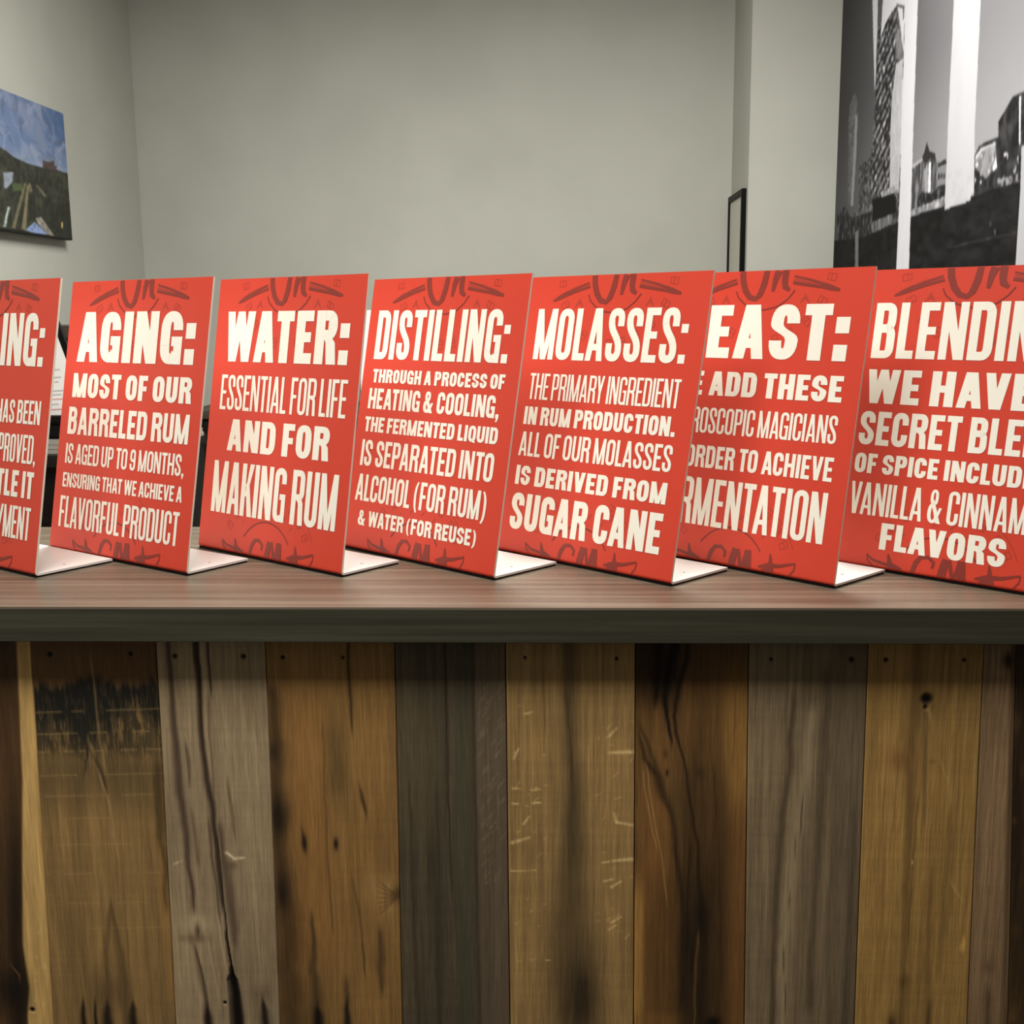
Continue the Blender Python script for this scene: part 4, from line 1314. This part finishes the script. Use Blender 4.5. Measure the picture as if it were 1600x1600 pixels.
# ------------------------------------------------------------------ things behind the counter, seen between the signs
def cabinet(name, label, px0, px1, pytop, yfront, depth, doors, cat, group=None):
    a, c = on_y(px0 or 0, pytop, yfront), on_y(px1, pytop, yfront)
    x0, x1, zt = (a[0] if px0 else XL + .015), c[0], c[2]
    root = empty(name, ((x0 + x1) / 2, yfront, 0))
    tag(root, label, cat, group)
    hw = (x1 - x0) / 2
    b_ = MB(); b_.box(-hw, hw, .02, depth, .06, zt - .03); b_.box(-hw + .03, hw - .03, .05, depth, 0, .06)
    b_.build('cabinet_body', M['darkwood'], root)
    b_ = MB(); b_.box(-hw - .01, hw + .01, -.01, depth, zt - .03, zt, bev=.003); b_.build('cabinet_top', M['darkwoodtop'], root)
    for k in range(doors):
        d0 = -hw + k * 2 * hw / doors + .004
        d1 = -hw + (k + 1) * 2 * hw / doors - .004
        b_ = MB(); b_.box(d0, d1, 0, .019, .07, zt - .035, bev=.002); dr = b_.build('door', M['darkwood'], root)
        b_ = MB(); hx = d1 - .04 if k % 2 == 0 else d0 + .04
        b_.box(hx - .006, hx + .006, -.03, -.018, zt - .25, zt - .11, bev=.003); b_.box(hx - .004, hx + .004, -.018, 0, zt - .24, zt - .23); b_.box(hx - .004, hx + .004, -.018, 0, zt - .13, zt - .12)
        b_.build('handle', M['black'], dr)
    return root, x0, x1, zt


cabinet('tall_cabinet', 'tall dark brown cabinet against the left wall, its top edge showing beside the AGING heading', None, 205, 508, 1.5, .42, 2, 'cabinet')
_, lx0, lx1, lzt = cabinet('low_cabinet', 'low dark brown cabinet seen in the gap between the AGING and WATER signs', 292, 700, 640, 2.98, .42, 4, 'cabinet')
# white carton on the low cabinet, a sliver of it shows left of the DISTILLING sign
a = on_y(560, 485, 3.05)
b = MB()
ch = a[2] - lzt
carton = empty('white_carton', (a[0] + .13, 3.05, lzt))
tag(carton, 'upright white carton on the low cabinet, a sliver seen left of the DISTILLING sign', 'box')
b.box(-.13, .13, 0, .16, 0, ch - .002, bev=.003); b.build('carton_body', M['paper'], carton)
b = MB(); b.box(-.128, .128, .002, .158, ch - .002, ch, bev=.0005); b.box(-.128, .128, .078, .082, ch, ch + .0006); b.build('lid_flap', M['paper'], carton)

# low dark pedestal right behind the counter, carrying a paper tray, a grey ream and a slanted document holder
YH = CD + 0.16
hz = on_y(98, 712, YH)[2]
hx0, hx1 = on_y(40, 712, YH)[0], on_y(215, 712, YH)[0]
ped = empty('pedestal_cabinet', ((hx0 + hx1) / 2, YH, 0))
tag(ped, 'dark pedestal cabinet under the pale paper stack, low in the gap left of AGING', 'cabinet')
hw = (hx1 - hx0) / 2
b = MB(); b.box(-hw, hw, .015, .34, 0, hz - .02); b.build('cabinet_body', M['darkwood'], ped)
b = MB(); b.box(-hw - .004, hw + .004, -.004, .344, hz - .02, hz, bev=.002); b.build('cabinet_top', M['darkwood'], ped)
for k in range(3):
    b = MB(); b.box(-hw + .004, hw - .004, 0, .015, .05 + k * .34, .05 + k * .34 + .32, bev=.002); dr = b.build('drawer', M['darkwood'], ped)
    b = MB(); b.box(-.05, .05, -.018, -.01, .32 + k * .34, .33 + k * .34, bev=.002); b.box(-.045, -.038, -.01, 0, .321 + k * .34, .329 + k * .34); b.box(.038, .045, -.01, 0, .321 + k * .34, .329 + k * .34); b.build('handle', M['grey'], dr)
z1 = on_y(98, 688, YH + .02)[2]
b = MB()
cx = (hx0 + hx1) / 2
for k in range(3):
    q = (z1 - hz) / 3
    b.box(cx - .105 + .001 * k, cx + .105 - .002 * k, YH + .02, YH + .30, hz + q * k, hz + q * (k + 1) - .0004, bev=.0005)
ream = b.build('paper_ream', M['grey'])
tag(ream, 'pale grey paper stack on the pedestal cabinet, in the gap left of the AGING sign', 'paper')
z2 = on_y(98, 650, YH + .04)[2]
holder = empty('document_holder', (cx, YH + .04, z1))
tag(holder, 'black document holder on the paper stack, in the gap left of the AGING sign', 'document holder')
b = MB(); b.box(-.10, .10, 0, .20, 0, z2 - z1 - .012, bev=.004); b.box(-.10, .10, -.004, .02, z2 - z1 - .012, z2 - z1, bev=.002); b.build('base', M['black'], holder)
YS = YH + .075


def bd(px, py, y): p = on_y(px, py, y); return (p[0] - cx, p[2] - z1)


def prism(pts, y0, y1, name, m, parent):
    n_ = len(pts)
    vs = [(x, y0, z) for x, z in pts] + [(x, y1, z) for x, z in pts]
    fs = [tuple(range(n_)), tuple(range(2 * n_ - 1, n_ - 1, -1))] + [(i, i + n_, (i + 1) % n_ + n_, (i + 1) % n_) for i in range(n_)]
    return link(name, vs, fs, m, parent)


oy = YS - (YH + .04)
prism([bd(42, 662, YS), bd(126, 660, YS), bd(132, 612, YS), bd(66, 440, YS), bd(42, 440, YS)], oy, oy + .008, 'back_board', M['black'], holder)
page = prism([bd(46, 650, YS), bd(118, 648, YS), bd(124, 616, YS), bd(66, 462, YS), bd(46, 462, YS)], oy - .0012, oy - .0002, 'page', M['paper'], None)
page.location = (cx, YH + .04, z1)
tag(page, 'white printed page standing on the black document holder', 'paper')
b = MB()
for k, (yy, a_, c_, mi) in enumerate([(578, 84, 94, 0), (590, 84, 96, 0), (597, 86, 92, 0), (611, 80, 99, 0), (617, 80, 97, 0), (624, 80, 99, 1), (632, 80, 92, 0), (640, 80, 97, 1)]):
    p0, p1 = bd(a_, yy, YS), bd(c_, yy - 1, YS)
    b.quad((p0[0], oy - .0016, p0[1] - .0012), (p1[0], oy - .0016, p1[1] - .0012), (p1[0], oy - .0016, p1[1] + .0012), (p0[0], oy - .0016, p0[1] + .0012), mi)
b.build('printed_lines', [M['ink'], M['redink']], page)
print('SIZES', dict(XL=XL, XC=XC, YC=YC, XR=XR, CD=CD, my1=m_y1, hz=hz, z1=z1, z2=z2, lzt=lzt, fz1=fz1, VB=VB, cz0=cz0, cz1=cz1))
